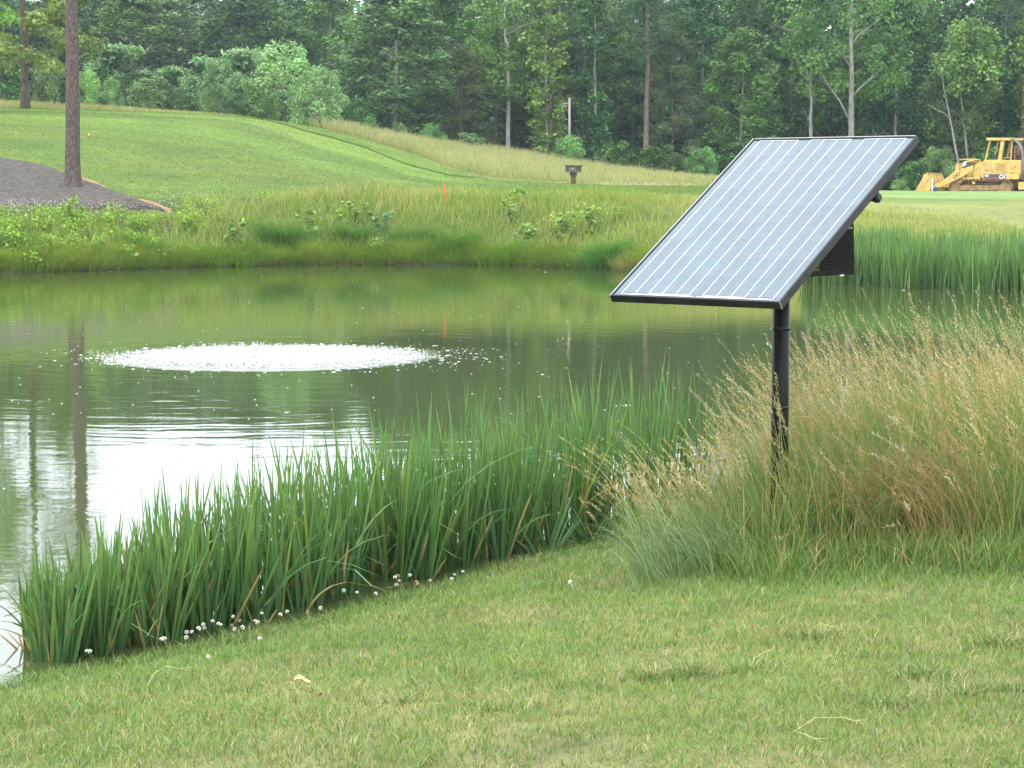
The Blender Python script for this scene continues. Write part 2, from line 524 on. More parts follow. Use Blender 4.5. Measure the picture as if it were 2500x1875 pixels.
m_mulch = surf_mat('dark_mulch', (0.042, 0.038, 0.032), (0.108, 0.098, 0.084), scale=7, detail=10, rough=0.95, spec=0.1, bump=0.9, bscale=16, bdist=0.05, c3=(0.15, 0.12, 0.09), s3=20, t3=0.62)
m_soil = surf_mat('red_clay', (0.21, 0.12, 0.065), (0.28, 0.185, 0.11), scale=3, detail=9, rough=0.95, spec=0.1, bump=0.6, bscale=12, c3=(0.18, 0.2, 0.07), s3=2.5, t3=0.58)
m_clay2 = surf_mat('pale_clay', (0.25, 0.165, 0.10), (0.31, 0.235, 0.14), scale=1.5, detail=9, rough=0.95, spec=0.1, bump=0.5, bscale=5, c3=(0.26, 0.27, 0.10), s3=1.2, t3=0.56)
mul_lo = lambda p: np.interp(p, [-700, 0, 200, 330, 412], [500, 505, 506, 511, 516])
mul_up = lambda p: np.interp(p, [-700, -200, 0, 60, 110, 180, 240, 300, 360, 412], [330, 362, 383, 391, 403, 430, 452, 474, 497, 514])
draped('mulch_bed', m_mulch, -700, 412, mul_lo, mul_up, 0.04, 80, 26, 4, 2)
draped('bare_soil', m_soil, 198, 262, lambda p: mul_up(p) + 4, lambda p: mul_up(p) - 5 + abs(p - 225) * 0.12, 0.045, 22, 5, 3, 3)
draped('bare_soil', m_soil, 335, 420, lambda p: mul_up(p) + 5, lambda p: mul_up(p) - 9 + abs(p - 372) * 0.2, 0.045, 24, 5, 3, 4)
draped('clay_path', m_clay2, 1330, 1735, lambda p: np.interp(p, [1330, 1480, 1735], [432, 447, 452]), lambda p: np.interp(p, [1330, 1400, 1500, 1735], [428, 426, 436, 449]), 0.05, 60, 6, 3, 6)

def build_chips():
    n = 5000
    px = RNG.uniform(-500, 400, n)
    t = RNG.random(n)
    P, C = [], []
    for i in range(0, n, 1):
        lo, up = float(mul_lo(px[i])), float(mul_up(px[i]))
        D = None
        row = lo * (1 - t[i]) + up * t[i] + RNG.normal(0, 1.5)
        D = float(np.interp(-row, [-530, -505, -470, -455, -425, -402, -374, -352], [55, 57.5, 60.5, 61.8, 64.7, 66.8, 70, 72.5]))
        x = (px[i] - 1250) / F * D
        P.append((x, D))
    P = np.array(P)
    z = ground(P[:, 0], P[:, 1]) + 0.035
    rr = drow(P[:, 0], P[:, 1], z)
    ok = (rr < mul_lo(px) + 2) & (rr > mul_up(px) - 2)
    P, z = P[ok], z[ok]
    k = len(P)
    V, T, C = octas(np.stack([P[:, 0], P[:, 1], z], 1), RNG.uniform(0.015, 0.05, k), RNG.uniform(0.008, 0.02, k), mixc((0.03, 0.026, 0.024), (0.17, 0.14, 0.12), RNG.random(k)))
    return link('mulch_chips', npmesh('mulch_chips', V, [T], C), foliage_mat('chip', trans=0.0, rough=0.9, spec=0.1, hue=0, val=0))
# ------------------------------------------------------------------ water
SPX, SPY = -3.02, 25.7
def water_mat():
    m, t = newmat('pond_water')
    L = t.links.new
    N = t.nodes.new
    out = N('ShaderNodeOutputMaterial')
    p = N('ShaderNodeBsdfPrincipled')
    p.inputs['Base Color'].default_value = (0.045, 0.062, 0.020, 1)
    p.inputs['Roughness'].default_value = 0.025
    p.inputs['IOR'].default_value = 1.333
    tc = N('ShaderNodeTexCoord')
    def noise(scale, detail, st=(1, 1, 1), rough=0.5):
        mp = N('ShaderNodeMapping'); mp.inputs['Scale'].default_value = st
        L(tc.outputs['Object'], mp.inputs['Vector'])
        n = N('ShaderNodeTexNoise'); n.inputs['Scale'].default_value = scale; n.inputs['Detail'].default_value = detail
        n.inputs['Roughness'].default_value = rough
        L(mp.outputs[0], n.inputs['Vector'])
        return n.outputs['Fac']
    def math_(op, a, b):
        q = N('ShaderNodeMath'); q.operation = op
        for k, v in ((0, a), (1, b)):
            if isinstance(v, (int, float)): q.inputs[k].default_value = v
            else: L(v, q.inputs[k])
        return q.outputs[0]
    # distance from the fountain
    sub = N('ShaderNodeVectorMath'); sub.operation = 'DISTANCE'; sub.inputs[1].default_value = (SPX, SPY, 0)
    L(tc.outputs['Object'], sub.inputs[0])
    dist = sub.outputs['Value']
    warp = math_('MULTIPLY', noise(0.5, 3), 1.6)
    ph = math_('MULTIPLY', math_('ADD', dist, warp), 2 * math.pi / 0.62)
    ring = math_('SINE', ph, 0)
    ph2 = math_('MULTIPLY', math_('ADD', dist, math_('MULTIPLY', noise(0.8, 2), 0.9)), 2 * math.pi / 0.27)
    ring2 = math_('SINE', ph2, 0)
    fall = math_('DIVIDE', 1.0, math_('ADD', 1.0, math_('MULTIPLY', dist, 0.10)))
    rings = math_('MULTIPLY', math_('ADD', math_('MULTIPLY', ring, 0.0003), math_('MULTIPLY', ring2, 0.0002)), fall)
    patch = N('ShaderNodeMapRange')
    L(noise(0.12, 3, (1, 2.5, 1)), patch.inputs['Value'])
    patch.inputs['From Min'].default_value, patch.inputs['From Max'].default_value = 0.3, 0.7
    patch.inputs['To Min'].default_value, patch.inputs['To Max'].default_value = 0.35, 1.25
    w1 = math_('MULTIPLY', noise(1.6, 2, (1, 1.6, 1)), 0.0016)
    w2 = math_('MULTIPLY', noise(6.5, 3, (1, 1.5, 1), 0.6), 0.0008)
    waves = math_('MULTIPLY', math_('ADD', w1, w2), patch.outputs[0])
    near = N('ShaderNodeMapRange')
    L(dist, near.inputs['Value'])
    near.inputs['From Min'].default_value, near.inputs['From Max'].default_value = 0.7, 2.2
    near.inputs['To Min'].default_value, near.inputs['To Max'].default_value = 1.0, 0.0
    near.clamp = True
    boil = math_('MULTIPLY', math_('MULTIPLY', noise(7.0, 4, rough=0.65), 0.06), near.outputs[0])
    hgt = math_('ADD', math_('ADD', rings, waves), boil)
    b = N('ShaderNodeBump'); b.inputs['Strength'].default_value = 1.0; b.inputs['Distance'].default_value = 1.0
    L(hgt, b.inputs['Height']); L(b.outputs[0], p.inputs['Normal'])
    L(p.outputs[0], out.inputs['Surface'])
    return m
def build_water():
    c = POND_S.mean(0)
    ring = []
    for q in POND_S:
        d = q - c
        ring.append(q + d / np.linalg.norm(d) * 0.35)
    V = [(c[0], c[1], 0)] + [(q[0], q[1], 0) for q in ring]
    n = len(ring)
    tri = np.array([(0, 1 + i, 1 + (i + 1) % n) for i in range(n)])
    return link('pond_water', npmesh('pond_water', V, [tri]), water_mat())
tag(build_water(), kind='structure')

def octas(P, sx, sz, cols):
    """flattened little drops"""
    n = len(P)
    o = np.array([(1, 0, 0), (0, 1, 0), (-1, 0, 0), (0, -1, 0), (0, 0, 1), (0, 0, -0.6)])
    V = P[:, None, :] + o[None] * np.stack([sx, sx, sz], 1)[:, None, :]
    f = np.array([(0, 1, 4), (1, 2, 4), (2, 3, 4), (3, 0, 4), (1, 0, 5), (2, 1, 5), (3, 2, 5), (0, 3, 5)])
    Fc = (np.arange(n) * 6)[:, None, None] + f[None]
    return V.reshape(-1, 3), Fc.reshape(-1, 3), np.repeat(cols, 6, 0)
m_foam = foliage_mat('white_foam', trans=0.1, rough=0.25, spec=0.5, hue=0, val=0.0)
def build_splash():
    n = 13000
    r = np.abs(RNG.normal(0, 1, n))
    rad = np.where(RNG.random(n) < 0.5, 1.35 * np.sqrt(RNG.random(n)), 0.8 + 0.64 * r)
    a = RNG.random(n) * 2 * math.pi
    rad = rad * (1 + 0.22 * (vnoise(a * 2.2, rad * 2.0, 17) - 0.5))
    X, Y = SPX + rad * np.cos(a) * 1.08 + 0.25 * np.maximum(rad - 1.8, 0), SPY + rad * np.sin(a)
    s = RNG.uniform(0.006, 0.018, n) * np.interp(rad, [1.1, 2.0], [1.0, 0.36])
    z = 0.002 + RNG.random(n) ** 3 * 0.05 * np.interp(rad, [0.4, 1.9], [1.0, 0.05])
    V, T, C = octas(np.stack([X, Y, z], 1), s * RNG.uniform(0.9, 2.6, n), s * RNG.uniform(0.3, 0.7, n), np.tile([0.82, 0.84, 0.84], (n, 1)))
    k = 420
    rad2 = 1.45 + np.abs(RNG.normal(0, 0.48, k))
    a2 = RNG.random(k) * 2 * math.pi
    P2 = np.stack([SPX + rad2 * np.cos(a2) * 1.15, SPY + rad2 * np.sin(a2) * 1.05, np.full(k, 0.002)], 1)
    V2, T2, C2 = octas(P2, RNG.uniform(0.012, 0.05, k) * np.interp(rad2, [1.5, 2.6], [1, 0.5]), RNG.uniform(0.002, 0.006, k), np.tile([0.8, 0.82, 0.82], (k, 1)))
    V, T, C = np.concatenate([V, V2]), np.concatenate([T, T2 + len(V)]), np.concatenate([C, C2])
    return link('fountain_splash', npmesh('fountain_splash', V, [T], C, True), m_foam)
tag(build_splash(), 'white bubbling patch of aerated water out in the pond', 'splash', kind='stuff')
def build_specks():
    n = 380
    Y = 14 + 40 * RNG.random(n) ** 1.4
    X = (RNG.random(n) - 0.5) * 0.62 * Y
    X = np.where(RNG.random(n) < 0.4, SPX + RNG.normal(0, 3.5, n), X)
    Y = np.where(RNG.random(n) < 0.35, SPY - 1 + RNG.normal(0, 4, n), Y)
    ok = (sdist(X, Y) < -0.3) & (Y > 12)
    X, Y = X[ok], Y[ok]
    n = len(X)
    s = RNG.uniform(0.004, 0.013, n) * (1 + 4 * (RNG.random(n) < 0.05))
    V, T, C = octas(np.stack([X, Y, np.full(n, 0.002)], 1), s, np.full(n, 0.005), np.tile([0.75, 0.76, 0.7], (n, 1)))
    return link('floating_specks', npmesh('floating_specks', V, [T], C), m_foam)
tag(build_specks(), 'small pale flecks drifting on the pond surface', 'flecks', kind='stuff')

# ------------------------------------------------------------------ blades
def blades(P, h, w, az, ldir, lean, bend, nseg, cb, ct, tpow=0.75, fold=0.0):
    """strips: P bases, az direction of the blade's width, lean/bend towards ldir; returns verts, quads, tris, colours"""
    n = len(P)
    side = np.stack([np.cos(az), np.sin(az), np.zeros(n)], 1)
    L = np.stack([np.cos(ldir), np.sin(ldir), np.zeros(n)], 1)
    Vs, Cs = [], []
    for k in range(nseg + 1):
        t = k / nseg
        off = h * (lean * t + bend * t * t)
        up = h * t * np.sqrt(np.clip(1 - np.clip(lean + bend * t, 0, 0.95) ** 2, 0.05, 1))
        c = P + L * off[:, None]
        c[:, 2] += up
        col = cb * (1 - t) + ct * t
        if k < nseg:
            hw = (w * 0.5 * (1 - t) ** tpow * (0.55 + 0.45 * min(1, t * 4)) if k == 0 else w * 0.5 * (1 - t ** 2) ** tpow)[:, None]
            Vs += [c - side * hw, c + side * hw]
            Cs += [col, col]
        else:
            Vs.append(c)
            Cs.append(col)
    m = 2 * nseg + 1
    V = np.stack(Vs, 1)
    C = np.stack([np.broadcast_to(x, (n, 3)) for x in Cs], 1)
    base = (np.arange(n) * m)[:, None]
    q = []
    for k in range(nseg - 1):
        q.append(base + np.array([[2 * k, 2 * k + 1, 2 * k + 3, 2 * k + 2]]))
    tri = base + np.array([[2 * nseg - 2, 2 * nseg - 1, 2 * nseg]])
    Q = np.concatenate(q) if q else np.zeros((0, 4), int)
    return V.reshape(-1, 3), Q, tri, C.reshape(-1, 3)

class Soup:
    def __init__(self):
        self.V, self.Q, self.T, self.C, self.n = [], [], [], [], 0
    def add(self, V, Q, T, C):
        self.V.append(V); self.C.append(C)
        if Q is not None and len(Q): self.Q.append(np.asarray(Q) + self.n)
        if T is not None and len(T): self.T.append(np.asarray(T) + self.n)
        self.n += len(V)
        return self
    def mesh(self, name, smooth=True):
        fs = []
        if self.Q: fs.append(np.concatenate(self.Q))
        if self.T: fs.append(np.concatenate(self.T))
        return npmesh(name, np.concatenate(self.V), fs, np.concatenate(self.C), smooth)

def mixc(a, b, t):
    a, b = np.asarray(a, float), np.asarray(b, float)
    return a[None] * (1 - t)[:, None] + b[None] * t[:, None]

def tallgrass_mask(X, Y):
    """1 where the unmown grass stands beside the solar panel"""
    front = 9.55 - 0.25 * sstep(1.6, 3.4, X) + 0.5 * (fnoise(X, Y * 0.3, 0.8, 91) - 0.5) + 1.9 * sstep(1.25, 0.45, X)
    return sstep(0, 0.35, Y - front) * sstep(0.35, 0.75, X) * sstep(0.0, 0.15, sdist(X, Y)) * sstep(16, 13.8, Y)

m_lawn = foliage_mat('lawn_blade', trans=0.22, rough=0.45, spec=0.35, hue=0, val=0)
m_reed = foliage_mat('reed_blade', trans=0.28, rough=0.4, spec=0.4, hue=0, val=0)
m_tall = foliage_mat('tall_grass_blade', trans=0.28, rough=0.55, spec=0.25, hue=0, val=0)
def build_lawn():
    n = 420000
    Y = 5.0 + 8.2 * RNG.random(n)
    X = (RNG.random(n) - 0.5) * 2 * (0.27 * Y + 0.7)
    keep = RNG.random(n) < (0.27 * Y + 0.7) / 4.2
    sd = sdist(X, Y)
    keep &= (sd > -0.02) & (sd < 6)
    bare = sstep(0.64, 0.8, fnoise(X, Y, 0.33, 41)) * sstep(0.3, 0.6, fnoise(X, Y, 1.3, 42))
    keep &= RNG.random(n) > bare * 0.5
    keep &= RNG.random(n) > tallgrass_mask(X, Y) * 0.8
    X, Y, sd = X[keep], Y[keep], sd[keep]
    n = len(X)
    P = np.stack([X, Y, ground(X, Y) - 0.004], 1)
    lush = fnoise(X, Y, 0.42, 51)
    h = (0.024 + 0.036 * RNG.random(n)) * (0.65 + 0.75 * lush)
    h *= 1 + 0.6 * sstep(0.35, 0.0, sd)
    tm = sstep(0.9, 0.0, np.abs(Y - 9.3)) * sstep(0.7, 1.4, X)
    h *= 1 + 0.9 * tm * RNG.random(n)
    dry = np.clip(0.42 + 1.6 * (fnoise(X, Y, 0.7, 52) - 0.5) + 0.10 * X - 0.05 * (Y - 8), 0.08, 0.8) * (1 - 0.75 * tm)
    isdry = RNG.random(n) < dry * 0.29
    g = mixc((0.080, 0.170, 0.024), (0.172, 0.285, 0.056), RNG.random(n))
    yg = RNG.random(n) < 0.20
    g[yg] = mixc((0.17, 0.23, 0.04), (0.25, 0.29, 0.07), RNG.random(yg.sum()))
    blue = RNG.random(n) < 0.16
    g[blue] = mixc((0.115, 0.20, 0.085), (0.19, 0.28, 0.14), RNG.random(blue.sum()))
    d = mixc((0.30, 0.26, 0.11), (0.46, 0.40, 0.22), RNG.random(n))
    red = RNG.random(n) < 0.05
    d[red] = mixc((0.30, 0.15, 0.07), (0.34, 0.22, 0.11), RNG.random(red.sum()))
    c = np.where(isdry[:, None], d, g)
    c *= (0.85 + 0.3 * fnoise(X, Y, 0.25, 53))[:, None]
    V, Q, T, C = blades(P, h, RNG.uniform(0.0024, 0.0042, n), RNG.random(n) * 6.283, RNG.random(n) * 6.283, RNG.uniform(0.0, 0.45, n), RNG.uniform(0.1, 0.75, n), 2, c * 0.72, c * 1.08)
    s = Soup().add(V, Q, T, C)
    # coarse dark tufts
    for (px, row, k, hh) in ((1690, 1652, 260, 0.10), (1600, 1660, 200, 0.09), (2265, 1655, 240, 0.10), (1830, 1640, 150, 0.08), (2440, 1580, 260, 0.10), (2350, 1700, 160, 0.08), (2000, 1560, 160, 0.085),
                             (980, 1720, 130, 0.07), (230, 1740, 160, 0.08), (1230, 1740, 120, 0.07), (2180, 1720, 180, 0.08), (560, 1690, 120, 0.06), (2480, 1690, 150, 0.08)):
        q = hit(px, row)
        k = int(k * 0.6)
        r = np.abs(RNG.normal(0, 0.06, k)); a = RNG.random(k) * 6.283
        x, y = q.x + r * np.cos(a) * 1.5, q.y + r * np.sin(a)
        pp = np.stack([x, y, ground(x, y) - 0.004], 1)
        cc = mixc((0.070, 0.145, 0.028), (0.145, 0.235, 0.058), RNG.random(k))
        tan_ = RNG.random(k) < 0.25
        cc[tan_] = mixc((0.30, 0.25, 0.11), (0.42, 0.36, 0.2), RNG.random(tan_.sum()))
        s.add(*blades(pp, RNG.uniform(0.6, 1.0, k) * hh, RNG.uniform(0.003, 0.005, k), RNG.random(k) * 6.283, a + RNG.normal(0, 0.5, k), RNG.uniform(0.15, 0.6, k), RNG.uniform(0.2, 0.6, k), 3, cc * 0.7, cc * 1.1))
    return link('lawn_grass', s.mesh('lawn_grass'), m_lawn)
tag(build_lawn(), 'short mown lawn grass with dry straw patches along the near bank', 'grass', kind='stuff')

# ------------------------------------------------------------------ reeds
def reed_plants(cx, cy, hh, s, nb=(5, 9), width=0.017, lean0=0.0, dead=0.10, zoff=None, spread=0.20):
    n = len(cx)
    for i in range(n):
        k = int(RNG.integers(*nb))
        faz = RNG.random() * 6.283
        tilt = np.linspace(-1, 1, k) * spread + RNG.normal(0, 0.09, k)
        ld = np.where(tilt > 0, faz, faz + math.pi)
        x = cx[i] + np.cos(faz) * tilt * 0.12
        y = cy[i] + np.sin(faz) * tilt * 0.12
        z = np.maximum(ground(x, y) - 0.02, -0.03)
        h = hh[i] * RNG.uniform(0.72, 1.08, k) * (1 - 0.2 * np.abs(tilt) / (spread + 0.1))
        c = mixc((0.034, 0.100, 0.034), (0.080, 0.176, 0.058), RNG.random(k))
        ylw = RNG.random(k) < 0.12
        c[ylw] = mixc((0.10, 0.17, 0.03), (0.16, 0.22, 0.05), RNG.random(ylw.sum()))
        tip = mixc((0.085, 0.20, 0.045), (0.26, 0.26, 0.07), RNG.random(k) ** 2)
        dd = RNG.random(k) < dead
        c[dd] = mixc((0.26, 0.17, 0.07), (0.36, 0.28, 0.13), RNG.random(dd.sum()))
        tip[dd] = c[dd] * 1.1
        h[dd] *= RNG.uniform(0.25, 0.8, dd.sum())
        lean = np.abs(tilt) + lean0
        bend = RNG.uniform(0.0, 0.07, k) + (RNG.random(k) < 0.09) * RNG.uniform(0.25, 0.8, k)
        lean[dd] += RNG.uniform(0, 0.5, dd.sum())
        az = faz + RNG.normal(0, 0.5, k)
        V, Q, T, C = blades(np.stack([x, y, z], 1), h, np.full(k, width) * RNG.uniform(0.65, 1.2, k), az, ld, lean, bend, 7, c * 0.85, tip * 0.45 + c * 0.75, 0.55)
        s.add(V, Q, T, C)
    return s

def along_shore(px, row):
    q = hit(px, row)
    return q.x, q.y
def near_reed_points(n):
    pxs = np.interp(RNG.random(n), np.linspace(0, 1, 10), [120, 330, 500, 670, 840, 1020, 1180, 1350, 1530, 1790])
    rows = np.interp(pxs, [0, 450, 900, 1300, 1500, 1700, 1800], [1640, 1560, 1450, 1340, 1290, 1240, 1220])
    Yb = F * (HC - 0.10) / (rows - HOR)
    Xb = (pxs - 1250) / F * Yb
    return pxs, Xb, Yb
def build_reeds():
    s = Soup()
    pxs, X, Y = near_reed_points(510)
    dep = RNG.random(510) ** 1.15
    wid = np.interp(pxs, [0, 200, 600, 1300, 1800], [0.25, 0.5, 0.75, 0.8, 0.9])
    X2, Y2 = X - 0.50 * dep * wid - 0.10, Y + 0.80 * dep * wid + 0.26
    gap = 0.6 * np.exp(-((pxs - 1255) / 26) ** 2) + 0.7 * np.exp(-((pxs - 340) / 30) ** 2) + 0.6 * np.exp(-((pxs - 700) / 25) ** 2)
    ok = RNG.random(510) > gap * 0.75
    hh = np.interp(pxs, [0, 120, 250, 600, 900, 1300, 1600, 1800], [0.36, 0.48, 0.56, 0.72, 0.84, 0.90, 0.95, 0.97]) * RNG.uniform(0.74, 1.16, 510)
    reed_plants(X2[ok], Y2[ok], hh[ok], s)
    return link('reed_bed', s.mesh('reed_bed'), m_reed)
tag(build_reeds(), 'dense bed of dark green reeds along the near edge of the pond', 'reeds', kind='stuff')
def reed_clump(px, row, k, h, label, lean0=0.0, rad=0.06, spread=0.2, w=0.019):
    Yb = F * (HC - 0.03) / (row - HOR)
    xb = (px - 1250) / F * Yb
    o = empty('reed_clump', (xb, Yb, 0))
    s = Soup()
    a = RNG.random(k) * 6.283
    r = rad * np.sqrt(RNG.random(k))
    reed_plants(xb + r * np.cos(a), Yb + r * np.sin(a), h * RNG.uniform(0.75, 1.1, k), s, lean0=lean0, spread=spread, width=w)
    me = s.mesh('leaf_blades')
    me.transform(Matrix.Translation((-xb, -Yb, 0)))
    link('leaf_blades', me, m_reed, o)
    return tag(o, label, 'reeds', 'reed clumps apart from the main bed')
reed_clump(75, 1600, 2, 0.42, 'small sparse reed clump in the water at the far left of the near shore', rad=0.05)
reed_clump(175, 1590, 3, 0.52, 'reed clump just left of the main reed bed, leaning over the water', lean0=0.08, rad=0.08)
reed_clump(1450, 1320, 5, 0.50, 'low splayed reed clump with drooping leaves at the edge of the mown lawn', lean0=0.30, spread=0.5, rad=0.07, w=0.019)
reed_clump(1330, 1345, 4, 0.42, 'short reed clump with spreading leaves left of the low splayed one', lean0=0.22, spread=0.4, rad=0.06, w=0.018)

def build_far_reeds():
    s = Soup()
    n = 1900
    px = RNG.uniform(1960, 2900, n)
    rows = np.interp(px, [1960, 2050, 2300, 2500, 2900], [686, 690, 703, 712, 716])
    Y0 = F * HC / (rows - HOR)
    Y = Y0 - 0.25 + 3.2 * RNG.random(n) ** 1.5
    Y -= 0.6 * sstep(0.55, 0.75, vnoise(px / 60, px * 0, 4))
    X = (px - 1250) / F * Y0 + (Y - Y0) * 0.25
    k = 4
    Xr, Yr = np.repeat(X, k) + RNG.normal(0, 0.07, n * k), np.repeat(Y, k) + RNG.normal(0, 0.07, n * k)
    N = n * k
    g = np.maximum(ground(Xr, Yr), 0)
    hN = RNG.uniform(0.68, 1.1, N) * np.repeat(RNG.uniform(0.85, 1.1, n), k)
    c = mixc((0.048, 0.115, 0.030), (0.120, 0.220, 0.056), RNG.random(N))
    c *= (0.7 + 0.6 * np.repeat(RNG.random(n), k))[:, None]
    dd = RNG.random(N) < 0.06
    c[dd] = (0.30, 0.24, 0.11)
    hN[dd] *= 0.5
    s.add(*blades(np.stack([Xr, Yr, g - 0.02], 1), hN, RNG.uniform(0.016, 0.03, N), RNG.normal(0, 0.5, N), RNG.random(N) * 6.283, np.abs(RNG.normal(0, 0.12, N)), RNG.uniform(0, 0.12, N), 4, c * 0.9, c * 1.15, 0.6))
    return link('far_reed_bed', s.mesh('far_reed_bed'), m_reed)
tag(build_far_reeds(), 'tall reed bed standing in the water on the far shore behind the solar panel', 'reeds', kind='stuff')

# ------------------------------------------------------------------ tall seeding grass beside the panel
def stalk_pos(P, h, ldir, lean, bend, t):
    L = np.stack([np.cos(ldir), np.sin(ldir), np.zeros(len(P))], 1)
    c = P + L * (h * (lean * t + bend * t * t))[:, None]
    c[:, 2] += h * t * np.sqrt(np.clip(1 - np.clip(lean + bend * t, 0, 0.95) ** 2, 0.05, 1))
    return c
def seed_heads(s, P, h, ldir, lean, bend, cols, nsp=16, length=0.20, size=0.011, droop=0.6):
    n = len(P)
    for k in range(nsp):
        t = 1 - length * (k + RNG.random(n)) / nsp
        c = stalk_pos(P, h, ldir, lean, bend, t)
        spread = (0.002 + 0.010 * (1 - t) / length) * RNG.random(n)
        a = RNG.random(n) * 6.283
        d = np.stack([np.cos(a) * 0.45 + np.cos(ldir) * 0.5, np.sin(a) * 0.45 + np.sin(ldir) * 0.5, 0.85 - droop * RNG.random(n)], 1)
        d /= np.linalg.norm(d, axis=1)[:, None]
        c0 = c + d * spread[:, None]
        ln = size * RNG.uniform(0.7, 1.5, n)
        w = np.stack([np.sin(a), -np.cos(a), RNG.normal(0, 0.4, n)], 1) * (ln * 0.11)[:, None]
        tip = c0 + d * ln[:, None]
        mid = (c0 + tip) * 0.5
        V = np.stack([c0, mid + w, tip, mid - w], 1).reshape(-1, 3)
        q = (np.arange(n) * 4)[:, None] + np.array([[0, 1, 2, 3]])
        s.add(V, q, None, np.repeat(cols * RNG.uniform(0.8, 1.25, n)[:, None], 4, 0))
def build_tall():
    s, hd = Soup(), Soup()
    m = 90000
    Y = 9.0 + 6.2 * RNG.random(m)
    X = 0.2 + 4.6 * RNG.random(m)
    mk = tallgrass_mask(X, Y)
    ok = RNG.random(m) < mk
    X, Y = X[ok], Y[ok]
    px = pxof(X, Y)
    # lower, thinner towards the water on the left of the pole
    hs = np.interp(px, [1450, 1650, 1780, 1880, 1980, 2100, 2300, 2500, 2900], [0.32, 0.42, 0.52, 0.72, 0.90, 0.98, 0.98, 0.92, 0.92])
    clump = fnoise(X, Y, 0.45, 61)
    hs = hs * (0.62 + 0.74 * clump)
    # a lodged hollow on the right
    lod = np.exp(-(((px - 2290) / 150) ** 2)) * sstep(10.35, 9.7, Y)
    hs *= 1 - 0.60 * lod
    g = ground(X, Y)
    n = len(X)
    # basal leaves
    ib = RNG.choice(n, min(n, 34000), replace=False)
    ib = ib[RNG.random(len(ib)) > 0.7 * lod[ib]]
    k = len(ib)
    lg = mixc((0.070, 0.140, 0.022), (0.170, 0.245, 0.058), RNG.random(k))
    bl = RNG.random(k) < 0.3
    lg[bl] = mixc((0.10, 0.18, 0.06), (0.18, 0.26, 0.11), RNG.random(bl.sum()))
    dr = RNG.random(k) < 0.10 + 0.35 * lod[ib] + 0.25 * sstep(0.55, 0.75, fnoise(X[ib], Y[ib], 0.6, 67))
    lg[dr] = mixc((0.28, 0.20, 0.07), (0.42, 0.33, 0.15), RNG.random(dr.sum()))
    P = np.stack([X[ib], Y[ib], g[ib] - 0.01], 1)
    hb = hs[ib] * RNG.uniform(0.25, 0.88, k)
    s.add(*blades(P, hb, RNG.uniform(0.003, 0.006, k), RNG.random(k) * 6.283, RNG.random(k) * 6.283, np.abs(RNG.normal(0.05, 0.18, k)), RNG.uniform(0.05, 0.5, k), 4, lg * 0.85, lg * 1.1, 0.6))
    # lower fringe spilling onto the lawn
    kf = 9000
    xf = RNG.uniform(0.9, 4.2, kf)
    yf = 9.55 - 0.25 * sstep(1.6, 3.4, xf) + 0.5 * (fnoise(xf, np.full(kf, 2.9), 0.8, 91) - 0.5) + 1.9 * sstep(1.25, 0.45, xf) + RNG.normal(0.05, 0.22, kf)
    cf = mixc((0.070, 0.140, 0.024), (0.150, 0.225, 0.055), RNG.random(kf))
    df = RNG.random(kf) < 0.12
    cf[df] = mixc((0.26, 0.20, 0.09), (0.40, 0.32, 0.16), RNG.random(df.sum()))
    s.add(*blades(np.stack([xf, yf, ground(xf, yf) - 0.01], 1), RNG.uniform(0.06, 0.24, kf), RNG.uniform(0.003, 0.006, kf), RNG.random(kf) * 6.283, RNG.random(kf) * 6.283, np.abs(RNG.normal(0.1, 0.2, kf)), RNG.uniform(0.1, 0.6, kf), 4, cf * 0.85, cf * 1.1, 0.6))
    # stalks with seed heads
    it = RNG.choice(n, min(n, 2900), replace=False)
    k = len(it)
    P = np.stack([X[it], Y[it], g[it] - 0.01], 1)
    h = hs[it] * RNG.uniform(0.62, 1.18, k)
    tall = RNG.random(k) < 0.035
    h[tall] *= 1.16
    ld = math.pi + RNG.normal(0, 0.6, k) + 2.6 * (fnoise(X[it], Y[it], 0.5, 68) - 0.5)
    lean = np.abs(RNG.normal(0.06, 0.13, k)) + 0.25 * sstep(0.6, 0.8, fnoise(X[it], Y[it], 0.4, 69)) + 0.22 * np.interp(px[it], [1450, 1750, 1900], [1, 0.7, 0]) * RNG.random(k)
    bend = RNG.uniform(0.04, 0.42, k) + 0.25 * lod[it] * RNG.random(k)
    warm = np.clip(fnoise(X[it], Y[it], 0.9, 66) * 1.6 - 0.5 + RNG.normal(0, 0.2, k), 0, 1)
    cb = mixc((0.080, 0.140, 0.030), (0.15, 0.14, 0.038), warm)
    ct = mixc((0.22, 0.26, 0.10), (0.34, 0.24, 0.11), warm)
    s.add(*blades(P, h, np.full(k, 0.0028), RNG.normal(0, 0.4, k), ld, lean, bend, 6, cb, ct, 0.3))
    hc = mixc((0.37, 0.33, 0.17), (0.38, 0.24, 0.12), warm)
    pale = RNG.random(k) < 0.22
    hc[pale] = mixc((0.40, 0.37, 0.25), (0.52, 0.48, 0.35), RNG.random(pale.sum()))
    seed_heads(s, P, h, ld, lean, bend, hc, 32, 0.22, 0.017)
    # lodged mass over a dark hollow
    k = 560
    pxl = RNG.normal(2300, 120, k)
    yl = 10.15 + RNG.normal(0, 0.22, k)
    xl = (pxl - 1250) / F * yl
    P = np.stack([xl, yl, ground(xl, yl)], 1)
    h = RNG.uniform(0.45, 0.72, k)
    ld = math.pi + RNG.normal(0, 0.8, k)
    lean, bend = RNG.uniform(0.05, 0.25, k), RNG.uniform(0.35, 0.75, k)
    cb, ct = mixc((0.13, 0.10, 0.03), (0.20, 0.15, 0.05), RNG.random(k)), mixc((0.28, 0.19, 0.09), (0.36, 0.25, 0.13), RNG.random(k))
    s.add(*blades(P, h, np.full(k, 0.003), RNG.normal(0, 0.4, k), ld, lean, bend, 7, cb, ct, 0.3))
